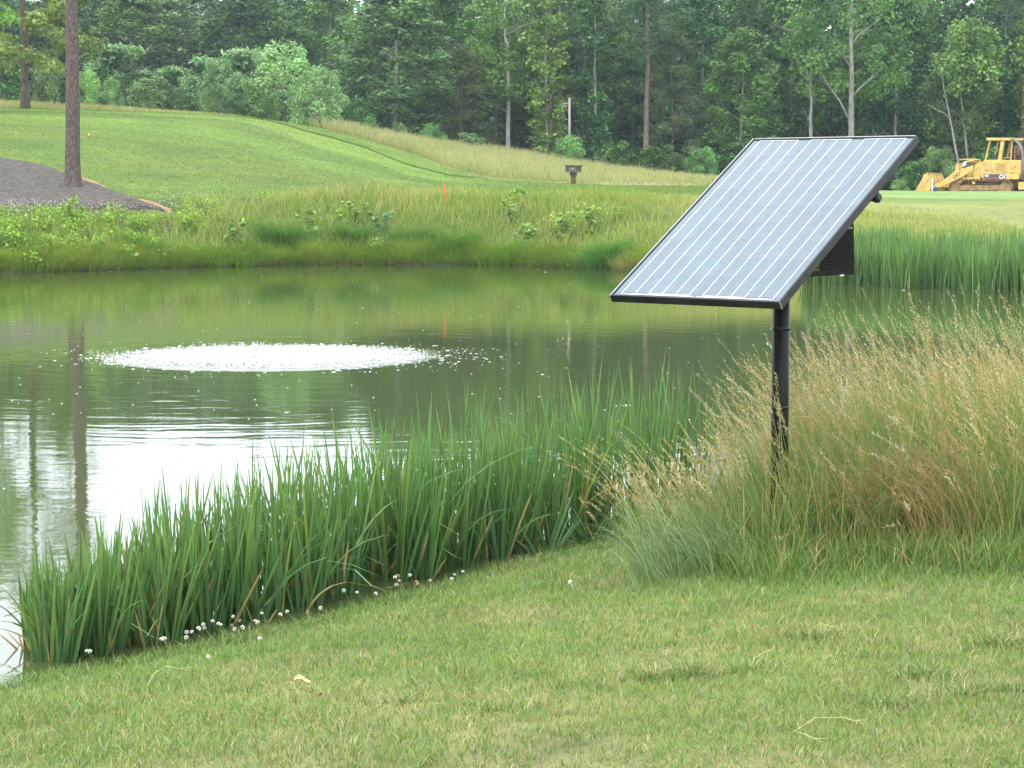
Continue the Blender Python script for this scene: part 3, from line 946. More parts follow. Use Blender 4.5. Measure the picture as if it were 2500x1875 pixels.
    seed_heads(s, P, h, ld, lean, bend, mixc((0.21, 0.15, 0.07), (0.30, 0.215, 0.11), RNG.random(k)), 26, 0.3, 0.010)
    return link('tall_grass', s.mesh('tall_grass'), m_tall)
tag(build_tall(), 'tall tan seeding grass growing round the foot of the solar panel pole', 'grass', kind='stuff')

def build_arching():
    """long arching grass on the lawn side of the reeds"""
    s = Soup()
    n = 900
    px = RNG.uniform(1560, 1960, n)
    row = 1400 - (px - 1560) * 0.07 + RNG.normal(0, 22, n) - 40 * RNG.random(n)
    Y = F * (HC - 0.28) / (row - HOR)
    X = (px - 1250) / F * Y
    g = ground(X, Y)
    c = mixc((0.11, 0.18, 0.07), (0.20, 0.26, 0.13), RNG.random(n))
    ld = math.pi + RNG.normal(0, 0.9, n)
    P = np.stack([X, Y, g - 0.01], 1)
    s.add(*blades(P, RNG.uniform(0.18, 0.5, n), RNG.uniform(0.003, 0.0055, n), RNG.random(n) * 6.283, ld, RNG.uniform(0.05, 0.4, n), RNG.uniform(0.3, 0.7, n), 6, c * 0.9, c * 1.1, 0.5))
    # a few long stems reaching left over the reeds
    k = 46
    px = RNG.uniform(1560, 1760, k)
    Y = F * (HC - 0.25) / (1345 + RNG.normal(0, 25, k) - HOR)
    X = (px - 1250) / F * Y
    P = np.stack([X, Y, ground(X, Y)], 1)
    h = RNG.uniform(0.5, 0.85, k)
    ld = math.pi + RNG.normal(0, 0.35, k)
    lean, bend = RNG.uniform(0.1, 0.35, k), RNG.uniform(0.2, 0.5, k)
    cb, ct = np.tile([0.16, 0.22, 0.08], (k, 1)), np.tile([0.36, 0.34, 0.17], (k, 1))
    s.add(*blades(P, h, np.full(k, 0.003), RNG.normal(0, 0.4, k), ld, lean, bend, 9, cb, ct, 0.3))
    seed_heads(s, P, h, ld, lean, bend, mixc((0.42, 0.40, 0.22), (0.5, 0.4, 0.22), RNG.random(k)), 20, 0.24, 0.012)
    return link('arching_grass', s.mesh('arching_grass'), m_tall)
tag(build_arching(), 'loose arching grass leaning from the panel pole over the reeds', 'grass', kind='stuff')

# ------------------------------------------------------------------ solar panel
PW, PL, PT = 0.99, 1.50, 0.038
P_YAW, P_TILT = -0.6962, 0.5577
P_O = Vector((0.8628, 9.8098, HC - 0.5274))
P_W = Vector((math.cos(P_YAW), math.sin(P_YAW), 0))
P_N = Vector((-math.sin(P_YAW), math.cos(P_YAW), 0))
P_L = P_N * math.cos(P_TILT) + Vector((0, 0, math.sin(P_TILT)))
P_Z = P_W.cross(P_L)
FOOT = Vector((1.36, 10.33, 0)); FOOT.z = gz(FOOT.x, FOOT.y)
M_MOD = Matrix.Translation(P_O - FOOT) @ Matrix(((P_W.x, P_L.x, P_Z.x, 0), (P_W.y, P_L.y, P_Z.y, 0), (P_W.z, P_L.z, P_Z.z, 0), (0, 0, 0, 1)))
M_BRK = Matrix.Translation(P_O - FOOT) @ Matrix(((P_W.x, P_N.x, 0, 0), (P_W.y, P_N.y, 0, 0), (0, 0, 1, 0), (0, 0, 0, 1)))
m_frame = surf_mat('black_anodised', (0.014, 0.015, 0.016), (0.024, 0.026, 0.027), scale=14, rough=0.45, spec=0.25, bump=0.05, bscale=200, bdist=0.002)
m_edge = surf_mat('seam_and_highlight_metal', (0.45, 0.47, 0.48), (0.58, 0.60, 0.6), scale=20, rough=0.4, metal=0.8)
m_pole = surf_mat('black_paint_pole', (0.008, 0.010, 0.010), (0.013, 0.016, 0.015), scale=5, rough=0.4, spec=0.12, bump=0.04, bscale=60, bdist=0.003)
m_plate = surf_mat('black_plate', (0.009, 0.009, 0.007), (0.015, 0.015, 0.012), scale=20, rough=0.75, spec=0.08)
m_back = surf_mat('dark_backsheet', (0.046, 0.080, 0.106), (0.054, 0.090, 0.120), scale=3, rough=0.10, spec=0.72)
m_ribbon = surf_mat('white_ribbon', (0.60, 0.64, 0.66), (0.70, 0.73, 0.74), scale=30, rough=0.25, spec=0.5)
m_cells = [surf_mat('silicon_cell', (0.046 * k, 0.080 * k, 0.106 * k), (0.056 * k, 0.094 * k, 0.124 * k), scale=22, detail=2, rough=0.10, spec=0.72, c3=(0.066 * k, 0.090 * k, 0.112 * k), s3=2.0, t3=0.5) for k in (0.92, 1.0, 1.08)]

panel = empty('solar_panel', FOOT)
tag(panel, 'tilted solar panel with white ribbon lines on a black pole in tall grass', 'solar panel')
def mpart(mb, name, mat, parent=panel, M=M_MOD, bevel=0.0, smooth=False):
    me = mb.mesh(name, smooth, bevel)
    me.transform(M)
    return link(name, me, mat, parent)
hw = PW / 2
for (x0, x1, y0, y1) in ((-hw, -hw + 0.012, 0, PL), (hw - 0.012, hw, 0, PL), (-hw + 0.012, hw - 0.012, 0, 0.012), (-hw + 0.012, hw - 0.012, PL - 0.012, PL)):
    rail = mpart(MB().box(x0, x1, y0, y1, -PT, 0.0), 'frame_rail', m_frame, bevel=0.0012)
    wide = x1 - x0 > y1 - y0
    lip = MB().box(x0 if wide else (x0 if x0 < 0 else x1 - 0.004), x1 if wide else (x0 + 0.004 if x0 < 0 else x1), (y0 if y0 < 0.5 else y1 - 0.004) if wide else y0, (y0 + 0.004 if y0 < 0.5 else y1) if wide else y1, 0.0006, 0.0022)
    mpart(lip, 'frame_lip', m_edge if (wide and y0 > 0.5) or (not wide and x0 < 0) else m_frame, rail, Matrix.Identity(4) if False else M_MOD)  # top and left lips are bright metal, standing for the edge highlight
for x in (-hw, hw):
    mpart(MB().box(x - 0.0012, x + 0.0012, -0.0012, 0.0014, -PT, 0.001), 'corner_seam', m_edge)
lam = mpart(MB().box(-hw + 0.012, hw - 0.012, 0.012, PL - 0.012, -0.010, -0.0045), 'laminate', m_back)
CP = 0.1596
cell_me = []
for k in range(3):
    c_ = 0.004
    h_ = CP / 2 - 0.0002
    oc = [(h_ - c_, -h_), (h_, -h_ + c_), (h_, h_ - c_), (h_ - c_, h_), (-h_ + c_, h_), (-h_, h_ - c_), (-h_, -h_ + c_), (-h_ + c_, -h_)]
    mb = MB().add([(p[0], p[1], 0) for p in oc] + [(p[0], p[1], -0.0008) for p in oc], [tuple(range(8))] + [(i, i + 8, (i + 1) % 8 + 8, (i + 1) % 8) for i in range(8)])
    me = mb.mesh('cell')
    me.materials.append(m_cells[k])
    cell_me.append(me)
Y0C = 0.012 + 0.026
for i in range(6):
    for j in range(9):
        o = link('cell', cell_me[random.choice((0, 1, 1, 2))], None, lam)
        o.matrix_local = M_MOD @ Matrix.Translation((-hw + 0.0161 + CP * (i + 0.5), Y0C + CP * (j + 0.5), -0.0035))
lx_ = [-hw + 0.0161 + CP * (i + 0.5) + s * CP / 4 for i in range(6) for s in (-1, 1)]
for x in lx_:
    mpart(MB().box(x - 0.0013, x + 0.0013, Y0C - 0.004, Y0C + 9 * CP + 0.004, -0.0036, -0.0024), 'busbar', m_ribbon, lam)
yt = Y0C + 9 * CP + 0.004
for a, b in ((0, 3), (4, 7), (8, 11)):
    mpart(MB().box(lx_[a] - 0.002, lx_[b] + 0.002, yt, yt + 0.0035, -0.0036, -0.0023), 'ribbon', m_ribbon, lam)
for a, b, y in ((0, None, Y0C - 0.012), (None, 11, Y0C - 0.012), (2, 5, Y0C - 0.005), (6, 9, Y0C - 0.005)):
    xa = lx_[a] if a is not None else 0.012
    xb = lx_[b] if b is not None else -0.012
    mpart(MB().box(xa - 0.002, xb + 0.002, y - 0.004, y + 0.0015, -0.0036, -0.0023), 'ribbon', m_ribbon, lam)
ptop = P_O.z + 0.717 / math.cos(P_TILT) * math.sin(P_TILT) - FOOT.z - 0.10
mpart(MB().tube([(0, 0, -0.3), (0, 0, ptop)], 0.0435, 32), 'pole', m_pole, M=Matrix.Identity(4), smooth=True)
cable = mpart(MB().tube([(-0.030, -0.040, 0.05), (-0.031, -0.0415, 0.9), (-0.030, -0.040, ptop - 0.05)], 0.007, 8), 'conduit', m_plate, M=Matrix.Identity(4), smooth=True)
for z_ in (0.75, 1.15):
    mpart(MB().tube([(0, 0, z_), (0, 0, z_ + 0.018)], 0.0455, 32), 'strap', m_frame, M=Matrix.Identity(4), smooth=True)
for l_ in (0.42, 1.02):
    rl = mpart(MB().tube([(-0.45, l_, -PT - 0.03), (0.47 if l_ > 0.5 else 0.40, l_, -PT - 0.03)], 0.020, 14), 'mounting_rail', m_frame, smooth=True)
mpart(MB().tube([(0.47, 1.02, -PT - 0.03), (0.49, 1.02, -PT - 0.03), (0.50, 1.02, -PT - 0.03)], [0.026, 0.026, 0.014], 14), 'rail_cap', m_frame, smooth=True)

def clip_poly(poly, tri):
    """convex clip of a polygon to a convex polygon (counter-clockwise)"""
    out = poly
    for i in range(len(tri)):
        a, b = tri[i], tri[(i + 1) % len(tri)]
        inp, out = out, []
        side = lambda p: (b[0] - a[0]) * (p[1] - a[1]) - (b[1] - a[1]) * (p[0] - a[0])
        for k in range(len(inp)):
            p, q = inp[k], inp[(k + 1) % len(inp)]
            sp, sq = side(p), side(q)
            if sp >= 0: out.append(p)
            if (sp >= 0) != (sq >= 0):
                t = sp / (sp - sq)
                out.append((p[0] + (q[0] - p[0]) * t, p[1] + (q[1] - p[1]) * t))
        if not out: break
    return out
def perforated(poly, pitch=0.0212, rad=0.0066, border=0.018):
    """flat plate with round holes; returns 2-D verts and faces"""
    mb = MB()
    xs, ys = [p[0] for p in poly], [p[1] for p in poly]
    R = pitch / math.sqrt(3)
    hexv = [(R * math.sin(math.pi / 3 * k), R * math.cos(math.pi / 3 * k)) for k in range(6)]
    hexv = hexv[::-1]
    def inner(p):
        for i in range(len(poly)):
            a, b = poly[i], poly[(i + 1) % len(poly)]
            d = ((b[0] - a[0]) * (p[1] - a[1]) - (b[1] - a[1]) * (p[0] - a[0])) / math.hypot(b[0] - a[0], b[1] - a[1])
            if d < border: return False
        return True
    row = 0
    y = min(ys) - pitch
    while y < max(ys) + pitch:
        x = min(xs) - pitch + (pitch / 2 if row % 2 else 0)
        while x < max(xs) + pitch:
            hx = [(x + v[0], y + v[1]) for v in hexv]
            if inner((x, y)):
                vs, fs = [], []
                for k in range(6):
                    p, q = hx[k], hx[(k + 1) % 6]
                    vs += [p, ((p[0] + q[0]) / 2, (p[1] + q[1]) / 2)]
                cs = [(x + (v[0] - x) / math.hypot(v[0] - x, v[1] - y) * rad, y + (v[1] - y) / math.hypot(v[0] - x, v[1] - y) * rad) for v in vs]
                fs = [(k, (k + 1) % 12, (k + 1) % 12 + 12, k + 12) for k in range(12)]
                mb.add([(v[0], v[1], 0) for v in vs + cs], fs)
            else:
                c = clip_poly(hx, poly)
                if len(c) >= 3:
                    mb.add([(v[0], v[1], 0) for v in c], [tuple(range(len(c)))])
            x += pitch
        y += pitch * math.sqrt(3) / 2
        row += 1
    return mb
tn = math.tan(P_TILT)
zb = (1.67 - P_O.z)
und = lambda a: a * tn - PT / math.cos(P_TILT) - 0.012
a0 = (zb + PT / math.cos(P_TILT) + 0.012) / tn
side_poly = [(a0, zb), (1.003, zb - 0.004), (0.975, und(0.975))]
for w_ in (-0.22, 0.30):
    mb = perforated(side_poly)
    mb.v = [(w_, v[0], v[1]) for v in mb.v]
    mpart(mb, 'perforated_plate', m_plate, M=M_BRK)
mpart(MB().box(0.225, 0.288, 0.79, 1.012, zb + 0.01, zb + 0.22), 'control_box', m_plate, M=M_BRK, bevel=0.008)
for a_ in (0.52, 0.875):
    mpart(MB().box(0.286, 0.304, a_ - 0.018, a_ + 0.018, zb - 0.008, zb - 0.001), 'clip', m_ribbon, M=M_BRK)

# ------------------------------------------------------------------ leaves and trees
def leaf_soup(cent, rad, n_per, size, c1, c2, rng, squash=0.8, shell=0.45, up=0.5, aspect=0.6, bright=0.45, s=None, droop=0.0):
    s = s or Soup()
    K = len(cent)
    n = K * n_per
    ci = np.repeat(np.arange(K), n_per)
    d = rng.normal(size=(n, 3)); d /= np.linalg.norm(d, axis=1)[:, None]
    r = (shell + (1 - shell) * rng.random(n)) ** 0.8
    off = d * (r * np.asarray(rad)[ci])[:, None]
    off[:, 2] *= squash
    P = np.asarray(cent)[ci] + off
    nor = d * 0.6 + rng.normal(size=(n, 3)) * 0.7
    nor[:, 2] += up
    nor /= np.linalg.norm(nor, axis=1)[:, None]
    u = np.cross(nor, rng.normal(size=(n, 3))); u /= np.linalg.norm(u, axis=1)[:, None] + 1e-9
    u[:, 2] -= droop
    v = np.cross(nor, u)
    sz = size * rng.uniform(0.6, 1.35, n)
    a, b = u * sz[:, None] * 0.5, v * (sz * aspect * 0.5)[:, None]
    V = np.stack([P - a, P + b * 1.0 - a * 0.1, P + a, P - b * 1.0 - a * 0.1], 1).reshape(-1, 3)
    q = (np.arange(n) * 4)[:, None] + np.array([[0, 1, 2, 3]])
    t = rng.random(n)
    col = np.asarray(c1)[None] * (1 - t)[:, None] + np.asarray(c2)[None] * t[:, None]
    col *= (1 - bright + 2 * bright * rng.random(K))[ci][:, None]
    return s.add(V, q, None, np.repeat(col, 4, 0))
m_leaf = foliage_mat('tree_leaf', trans=0.28, rough=0.45, spec=0.35, hue=0.02, val=0.28)
m_needle = foliage_mat('pine_needle', trans=0.15, rough=0.6, spec=0.2, hue=0.015, val=0.15)
m_bark_grey = surf_mat('grey_bark', (0.15, 0.145, 0.13), (0.32, 0.31, 0.28), scale=5, detail=8, rough=0.9, spec=0.1, bump=0.5, bscale=9, stretch=(3, 3, 0.5))
m_bark_pale = surf_mat('pale_bark', (0.30, 0.29, 0.27), (0.52, 0.51, 0.47), scale=3, detail=8, rough=0.85, spec=0.1, bump=0.3, bscale=8, stretch=(2, 2, 0.8))
m_bark_brown = surf_mat('brown_bark', (0.095, 0.068, 0.052), (0.20, 0.155, 0.125), scale=6, detail=8, rough=0.95, spec=0.08, bump=0.8, bscale=9, stretch=(3, 3, 0.5))
m_bark_dark = surf_mat('dark_bark', (0.065, 0.055, 0.045), (0.14, 0.12, 0.10), scale=6, detail=8, rough=0.95, spec=0.08, bump=0.8, bscale=9, stretch=(3, 3, 0.5))

def trunk_mesh(name, H, r0, rng, wob=0.15, limbs=(), mat=None, n=9, taper=0.25, lean=(0, 0)):
    mb = MB()
    K = 12
    wx, wy = rng.normal(0, 1, K + 1).cumsum() * wob * 0.35, rng.normal(0, 1, K + 1).cumsum() * wob * 0.35
    path, rad = [], []
    for k in range(K + 1):
        t = k / K
        path.append((wx[k] * t + lean[0] * t, wy[k] * t + lean[1] * t, -0.35 + (H + 0.35) * t))
        rad.append(r0 * (1 - (1 - taper) * t) * (1.35 if k == 0 else 1.0))
    mb.tube(path, rad, n)
    pp = np.array(path)
    for (t, az, ln, rise, rr) in limbs:
        b = np.array([np.interp(t, np.linspace(0, 1, K + 1), pp[:, i]) for i in range(3)])
        d = np.array([math.cos(az), math.sin(az), 0])
        pts = [b]
        for q in (0.25, 0.5, 0.75, 1.0):
            pts.append(b + d * ln * q + np.array([rng.normal(0, 0.06), rng.normal(0, 0.06), rise * ln * (q ** 0.8) + rng.normal(0, 0.06)]) * (1 if q else 0))
        mb.tube(pts, [rr, rr * 0.8, rr * 0.6, rr * 0.42, rr * 0.15], 6)
        for tw in range(2):
            e = pts[2 + tw]
            az2 = az + rng.choice([-1, 1]) * rng.uniform(0.5, 1.0)
            d2 = np.array([math.cos(az2), math.sin(az2), rng.uniform(0.3, 1.0)])
            mb.tube([e, e + d2 * ln * 0.2, e + d2 * ln * 0.38 + np.array([0, 0, 0.1 * ln])], [rr * 0.4, rr * 0.28, rr * 0.08], 5)
    me = mb.mesh(name, True)
    if mat: me.materials.append(mat)
    return me

def broad_crown(seed, H, R, clear, npuff, nleaf, size, c1, c2, top=0.8, low=0.55, squash=0.75, pr=(0.5, 1.15), aspect=0.62):
    rng = np.random.default_rng(seed)
    t = (np.arange(npuff) + rng.random(npuff)) / npuff
    prof = np.where(t < 0.45, low + (1 - low) * (t / 0.45) ** 0.8, 1 - (1 - (1 - top)) * 0 - ((t - 0.45) / 0.55) ** 2 * top)
    a = rng.random(npuff) * 6.283
    r = R * prof * np.sqrt(rng.uniform(0.15, 1, npuff)) * 0.9
    c = np.stack([r * np.cos(a), r * np.sin(a), clear + (H - clear) * t], 1)
    rad = rng.uniform(pr[0], pr[1], npuff) * (0.7 + 0.3 * prof)
    s = leaf_soup(c, rad, nleaf, size, c1, c2, rng, squash=squash, aspect=aspect)
    return s.mesh('crown', False)
def simple_limbs(rng, k, lo=0.35, hi=0.95, ln=(1.2, 2.6), rr=0.05):
    return [(rng.uniform(lo, hi), rng.random() * 6.283, rng.uniform(*ln), rng.uniform(0.3, 0.9), rr * rng.uniform(0.6, 1.2)) for _ in range(k)]

G1, G2 = (0.048, 0.120, 0.026), (0.118, 0.225, 0.050)
B1, B2 = (0.082, 0.165, 0.032), (0.170, 0.275, 0.064)
S1, S2 = (0.068, 0.145, 0.048), (0.185, 0.285, 0.110)
D1, D2 = (0.036, 0.090, 0.024), (0.084, 0.168, 0.042)
PROTO = {}
def proto(key, trunk, crown, mt, mc):
    if len(crown.materials) == 0: crown.materials.append(mc)
    if len(trunk.materials) == 0: trunk.materials.append(mt)
    PROTO[key] = (trunk, crown)
def build_protos():
    for i in range(4):
        r = np.random.default_rng(100 + i)
        cc = [(G1, G2), (B1, B2), (S1, S2), (D1, D2)][i]
        proto('full%d' % i, trunk_mesh('trunk', 12, 0.17, r, limbs=simple_limbs(r, 7)), broad_crown(200 + i, 14.5, 3.2, 0.2, 150, 105, 0.26, *cc), m_bark_grey, m_leaf)
    for i in range(2):
        r = np.random.default_rng(120 + i)
        cc = [(B1, B2), (G1, (0.10, 0.205, 0.06))][i]
        proto('narrow%d' % i, trunk_mesh('trunk', 12, 0.12, r, limbs=simple_limbs(r, 8, ln=(0.6, 1.4), rr=0.035)), broad_crown(220 + i, 13.5, 1.55, 0.9, 80, 85, 0.24, *cc, top=0.7, low=0.6, pr=(0.35, 0.75)), m_bark_grey, m_leaf)
    for i in range(3):
        r = np.random.default_rng(140 + i)
        cc = [(G1, G2), (B1, B2), (D1, D2)][i]
        proto('high%d' % i, trunk_mesh('trunk', 14, 0.19, r, wob=0.22, limbs=simple_limbs(r, 9, lo=0.3, ln=(1.5, 3.2))), broad_crown(240 + i, 16.5, 3.6, 5.2, 110, 105, 0.24, *cc, low=0.6), (m_bark_pale if i == 1 else m_bark_grey), m_leaf)
    for i in range(2):
        r = np.random.default_rng(160 + i)
        limbs = [(r.uniform(0.3, 0.75), r.random() * 6.283, r.uniform(0.5, 1.5), r.uniform(-0.1, 0.7), 0.025) for _ in range(8)]
        proto('pine%d' % i, trunk_mesh('trunk', 16, 0.17, r, wob=0.10, limbs=limbs, taper=0.4), broad_crown(260 + i, 18.5, 2.4, 11.0, 60, 120, 0.30, (0.032, 0.075, 0.030), (0.075, 0.130, 0.055), squash=0.5, aspect=0.16, pr=(0.6, 1.1)), m_bark_brown, m_needle)
    r = np.random.default_rng(180)
    proto('softpine', trunk_mesh('trunk', 5.6, 0.09, r, wob=0.05, limbs=[(q, r.random() * 6.283, 1.9 * (1.05 - q), 0.15, 0.02) for q in np.linspace(0.1, 0.95, 16)]), broad_crown(280, 7.2, 2.3, 0.4, 90, 120, 0.30, (0.050, 0.080, 0.032), (0.105, 0.130, 0.055), top=0.95, low=1.0, squash=0.35, aspect=0.14, pr=(0.5, 0.9)), m_bark_brown, m_needle)
    # shrubs, nominal height 3
    for i, cc in enumerate((((0.125, 0.235, 0.085), (0.25, 0.385, 0.17)), ((0.10, 0.20, 0.058), (0.20, 0.335, 0.11)), (D1, G2), ((0.085, 0.175, 0.066), (0.18, 0.285, 0.13)))):
        r = np.random.default_rng(300 + i)
        proto('shrub%d' % i, trunk_mesh('trunk', 1.8, 0.04, r, limbs=simple_limbs(r, 6, lo=0.1, ln=(0.5, 1.1), rr=0.02)), broad_crown(320 + i, 2.9, 1.45, 0.1, 46, 170 if i < 2 else 100, 0.115 if i < 2 else 0.17, *cc, top=0.55, low=0.8, pr=(0.26, 0.62), squash=0.9), m_bark_grey, m_leaf)
    # layered shrub with long drooping leaflets
    r = np.random.default_rng(340)
    npf = 40
    a = r.random(npf) * 6.283
    z = r.uniform(0.5, 2.9, npf)
    rr = 1.7 * np.sqrt(r.uniform(0.05, 1, npf)) * np.clip(1.25 - z / 3.4, 0.25, 1)
    s = leaf_soup(np.stack([rr * np.cos(a), rr * np.sin(a), z], 1), r.uniform(0.4, 0.7, npf), 85, 0.34, (0.068, 0.155, 0.054), (0.15, 0.255, 0.105), r, squash=0.32, aspect=0.26, up=1.3, droop=0.25)
    proto('sumac', trunk_mesh('trunk', 2.2, 0.05, r, limbs=simple_limbs(r, 8, lo=0.1, ln=(0.8, 1.5), rr=0.025)), s.mesh('crown', False), m_bark_grey, m_leaf)
build_protos()
PH = {'full': 14.5, 'narr': 13.5, 'high': 16.5, 'pine': 18.5}
def plant(name, key, px, D, label, cat='tree', group=None, sc=1.0, sz=None, rz=None, sink=0.1, over=0.6):
    X = (px - 1250) / F * D
    if sz is None and px < 930:
        D, sc = D * 1.27, sc * 1.25
        X = (px - 1250) / F * D
    z = gz(X, D) - sink
    if sz is None:
        sz = (HC + HOR / F * D + over - z) / PH[key[:4]]
    e = empty(name, (X, D, z), random.random() * 6.283 if rz is None else rz)
    e.scale = (sc, sc, sz or sc)
    tr, cr = PROTO[key]
    link('trunk', tr, None, e)
    link('crown', cr, None, e)
    return tag(e, label, cat, group)
# front row: trees one can tell apart
FRONT = [
    ('leafy_tree', 'full2', 965, 120, 'big silvery green tree leafed to the ground above the tan meadow', 1.2, None),
    ('leafy_tree', 'full0', 330, 127, 'broad dark green tree right behind the thick pine trunk', 1.05, None),
    ('leafy_tree', 'full3', 600, 128, 'dark leafy tree standing behind the pale shrubs on the hill', 1.1, None),
    ('leafy_tree', 'full0', 810, 129, 'dark tree between the hill shrubs and the silvery tree', 0.95, None),
    ('pale_trunk_tree', 'high1', 1240, 123, 'leafy tree with a bare whitish lower trunk at the meadow edge', 0.82, None),
    ('slender_tree', 'narrow0', 1335, 121, 'slender bright green tree left of the grey post', 0.95, None),
    ('slender_tree', 'narrow1', 1452, 122, 'slender tree with grey stem right of the grey post', 0.95, None),
    ('tall_pine', 'pine0', 1370, 127, 'tall pine with straight bare brown trunk left of the grey post', 1.0, None),
    ('tall_pine', 'pine1', 1575, 121, 'tall pine with grey-brown trunk and dead upper twigs above the dirt path', 1.1, None),
    ('tall_pine', 'pine0', 1345, 131, 'thin brown pine trunk just behind the slender bright tree', 0.85, None),
    ('small_pine', 'softpine', 1125, 122, 'small brownish soft needled pine beside the whitish trunk', 1.0, 0.88),
    ('small_pine', 'softpine', 1640, 123, 'feathery olive pine behind the dirt path end', 1.05, 1.2),
    ('leafy_tree', 'full1', 1800, 122, 'bright green tree behind the top left corner of the solar panel', 0.8, 0.62),
    ('leafy_tree', 'full3', 1710, 129, 'dark tree in shade left of the bright tree over the panel', 0.95, None),
    ('leafy_tree', 'full0', 1925, 130, 'mid green tree left of the forked pale trunk', 0.85, None),
    ('leafy_tree', 'full3', 2180, 129, 'dark tree right of the forked pale trunk', 0.95, None),
    ('leafy_tree', 'full1', 2330, 124, 'yellowish green tree behind the loader bucket', 0.75, 0.66),
    ('leafy_tree', 'full0', 2440, 130, 'tall green tree behind the loader cab', 0.95, None),
    ('leafy_tree', 'full1', 2560, 122, 'green tree cut by the right edge above the loader', 0.8, None),
    ('tall_pine', 'pine1', 2490, 123, 'tall brown pine trunk at the right edge above the loader', 0.95, None),
    ('tall_pine', 'pine0', 1850, 133, 'dark pine trunk high above the middle of the solar panel', 1.05, None),
    ('tall_pine', 'pine1', 405, 130, 'brown pine trunk above the dark shrubs on the hill', 1.0, None),
    ('grey_tree', 'high0', 700, 129, 'grey trunked tree with bare forked branches above the pale shrubs', 0.8, None),
    ('leafy_tree', 'full2', 430, 129, 'tall pale green tree between pine trunk and hill shrubs', 1.0, None),
    ('leafy_tree', 'full3', 150, 130, 'dark tree behind the oak at the left edge', 1.05, None),
    ('leafy_tree', 'full3', 1060, 130, 'dark shaded tree right behind the silvery tree', 1.0, None),
]
for (nm, key, px, D, lab, sc, sz) in FRONT:
    plant(nm, key, px, D, lab, group='trees along the front of the wood', sc=sc, sz=sz, over=random.uniform(-0.2, 0.9) + (1.2 if px > 1000 else 0))
r_ = np.random.default_rng(77)
keys = ['full0', 'full3', 'full3', 'high0', 'high2', 'pine0', 'pine1', 'full1', 'narrow1', 'high2']
for row_, (D0, step) in enumerate(((136, 95), (144, 100))):
    px = -700
    while px < 3300:
        plant('woodland_tree', keys[int(r_.integers(len(keys)))], px + r_.uniform(-35, 35), D0 + r_.uniform(-2.5, 2.5), 'tree crowded in the wood behind the front trees', group='trees filling the wood', sc=r_.uniform(0.85, 1.1), over=r_.uniform(-0.6, 0.9) + (1.5 if px > 1000 else 0))
        px += step * r_.uniform(0.8, 1.2)
for px in (-620, -480, -330, -190, -60, 40, 2640, 2760, 2880, 3020):
    plant('woodland_tree', keys[int(r_.integers(5))], px, 127 + r_.uniform(-3, 3), 'tree in the wood beyond the edges of the view', group='trees at both ends of the wood', sc=r_.uniform(0.85, 1.1), over=r_.uniform(-0.5, 1.2))

def custom_tree(name, px, D, trunk, crown, mt, mc, label, rz=0.0, sink=0.1):
    X = (px - 1250) / F * D
    e = empty(name, (X, D, gz(X, D) - sink), rz)
    link('trunk', trunk, mt, e)
    link('crown', crown, mc, e)
    return tag(e, label, 'tree', 'trees along the front of the wood')
r = np.random.default_rng(400)
custom_tree('forked_tree', 2073, 121, trunk_mesh('trunk', 14, 0.22, r, wob=0.10, n=12, limbs=[(0.30, math.pi, 2.6, 1.5, 0.08), (0.40, 0.1, 1.9, 0.9, 0.07), (0.52, math.pi - 0.3, 2.0, 1.2, 0.06), (0.62, 0.5, 2.2, 0.8, 0.08), (0.7, 2.6, 2.2, 1.0, 0.07), (0.22, 0.3, 0.5, 0.6, 0.03)]),
            broad_crown(401, 16, 4.2, 5.6, 90, 90, 0.24, B1, G2, low=0.8), m_bark_grey, m_leaf, 'pale grey tree with bare forking limbs above the solar panel')
r = np.random.default_rng(404)
custom_tree('curved_tree', 1980, 122, trunk_mesh('trunk', 9.0, 0.15, r, wob=0.28, n=10, limbs=[(0.72, 2.8, 1.6, 1.4, 0.07), (0.80, 0.4, 1.4, 1.2, 0.06), (0.5, math.pi, 0.7, 0.3, 0.03)], lean=(-0.5, 0)),
            broad_crown(405, 13, 2.2, 7.4, 34, 75, 0.24, D1, G2, low=0.8), m_bark_grey, m_leaf, 'curved slim grey trunk left of the forked pale tree')
for k, (px, lean, lab) in enumerate(((2352, -1.6, 'slim leaning grey trunk above the loader bucket, the more tilted of the pair'), (2366, -0.9, 'slim grey trunk above the loader bucket, the straighter of the leaning pair'))):
    r = np.random.default_rng(410 + k)
    custom_tree('leaning_tree', px, 121 + k, trunk_mesh('trunk', 7.5, 0.10, r, wob=0.1, n=8, limbs=[(0.6, 2.8, 1.5, 0.7, 0.04), (0.8, 0.3, 1.2, 1.0, 0.04)], lean=(lean, 0)),
                broad_crown(412 + k, 10, 1.8, 6.0, 24, 70, 0.24, G1, B2, low=0.8), m_bark_grey, m_leaf, lab)
# oak by the left edge
r = np.random.default_rng(420)
oc = broad_crown(421, 12.2, 4.0, 1.9, 105, 85, 0.26, (0.085, 0.135, 0.030), (0.20, 0.235, 0.055), low=0.85, top=0.6, squash=0.45, pr=(0.5, 0.95))
custom_tree('oak_tree', 72, 98, trunk_mesh('trunk', 11.5, 0.23, r, wob=0.08, n=12, limbs=simple_limbs(r, 12, lo=0.2, ln=(1.5, 3.2), rr=0.06)), oc, m_bark_dark, m_leaf, 'oak with yellow-green leaves and dark trunk left of the thick pine')
r = np.random.default_rng(430)
custom_tree('bright_tree', -75, 88, trunk_mesh('trunk', 9, 0.18, r, limbs=simple_limbs(r, 8)), broad_crown(431, 10.5, 2.5, 3.3, 70, 110, 0.20, (0.10, 0.20, 0.035), (0.19, 0.32, 0.06), low=0.8), m_bark_dark, m_leaf, 'bright green tree hanging into the top left corner')
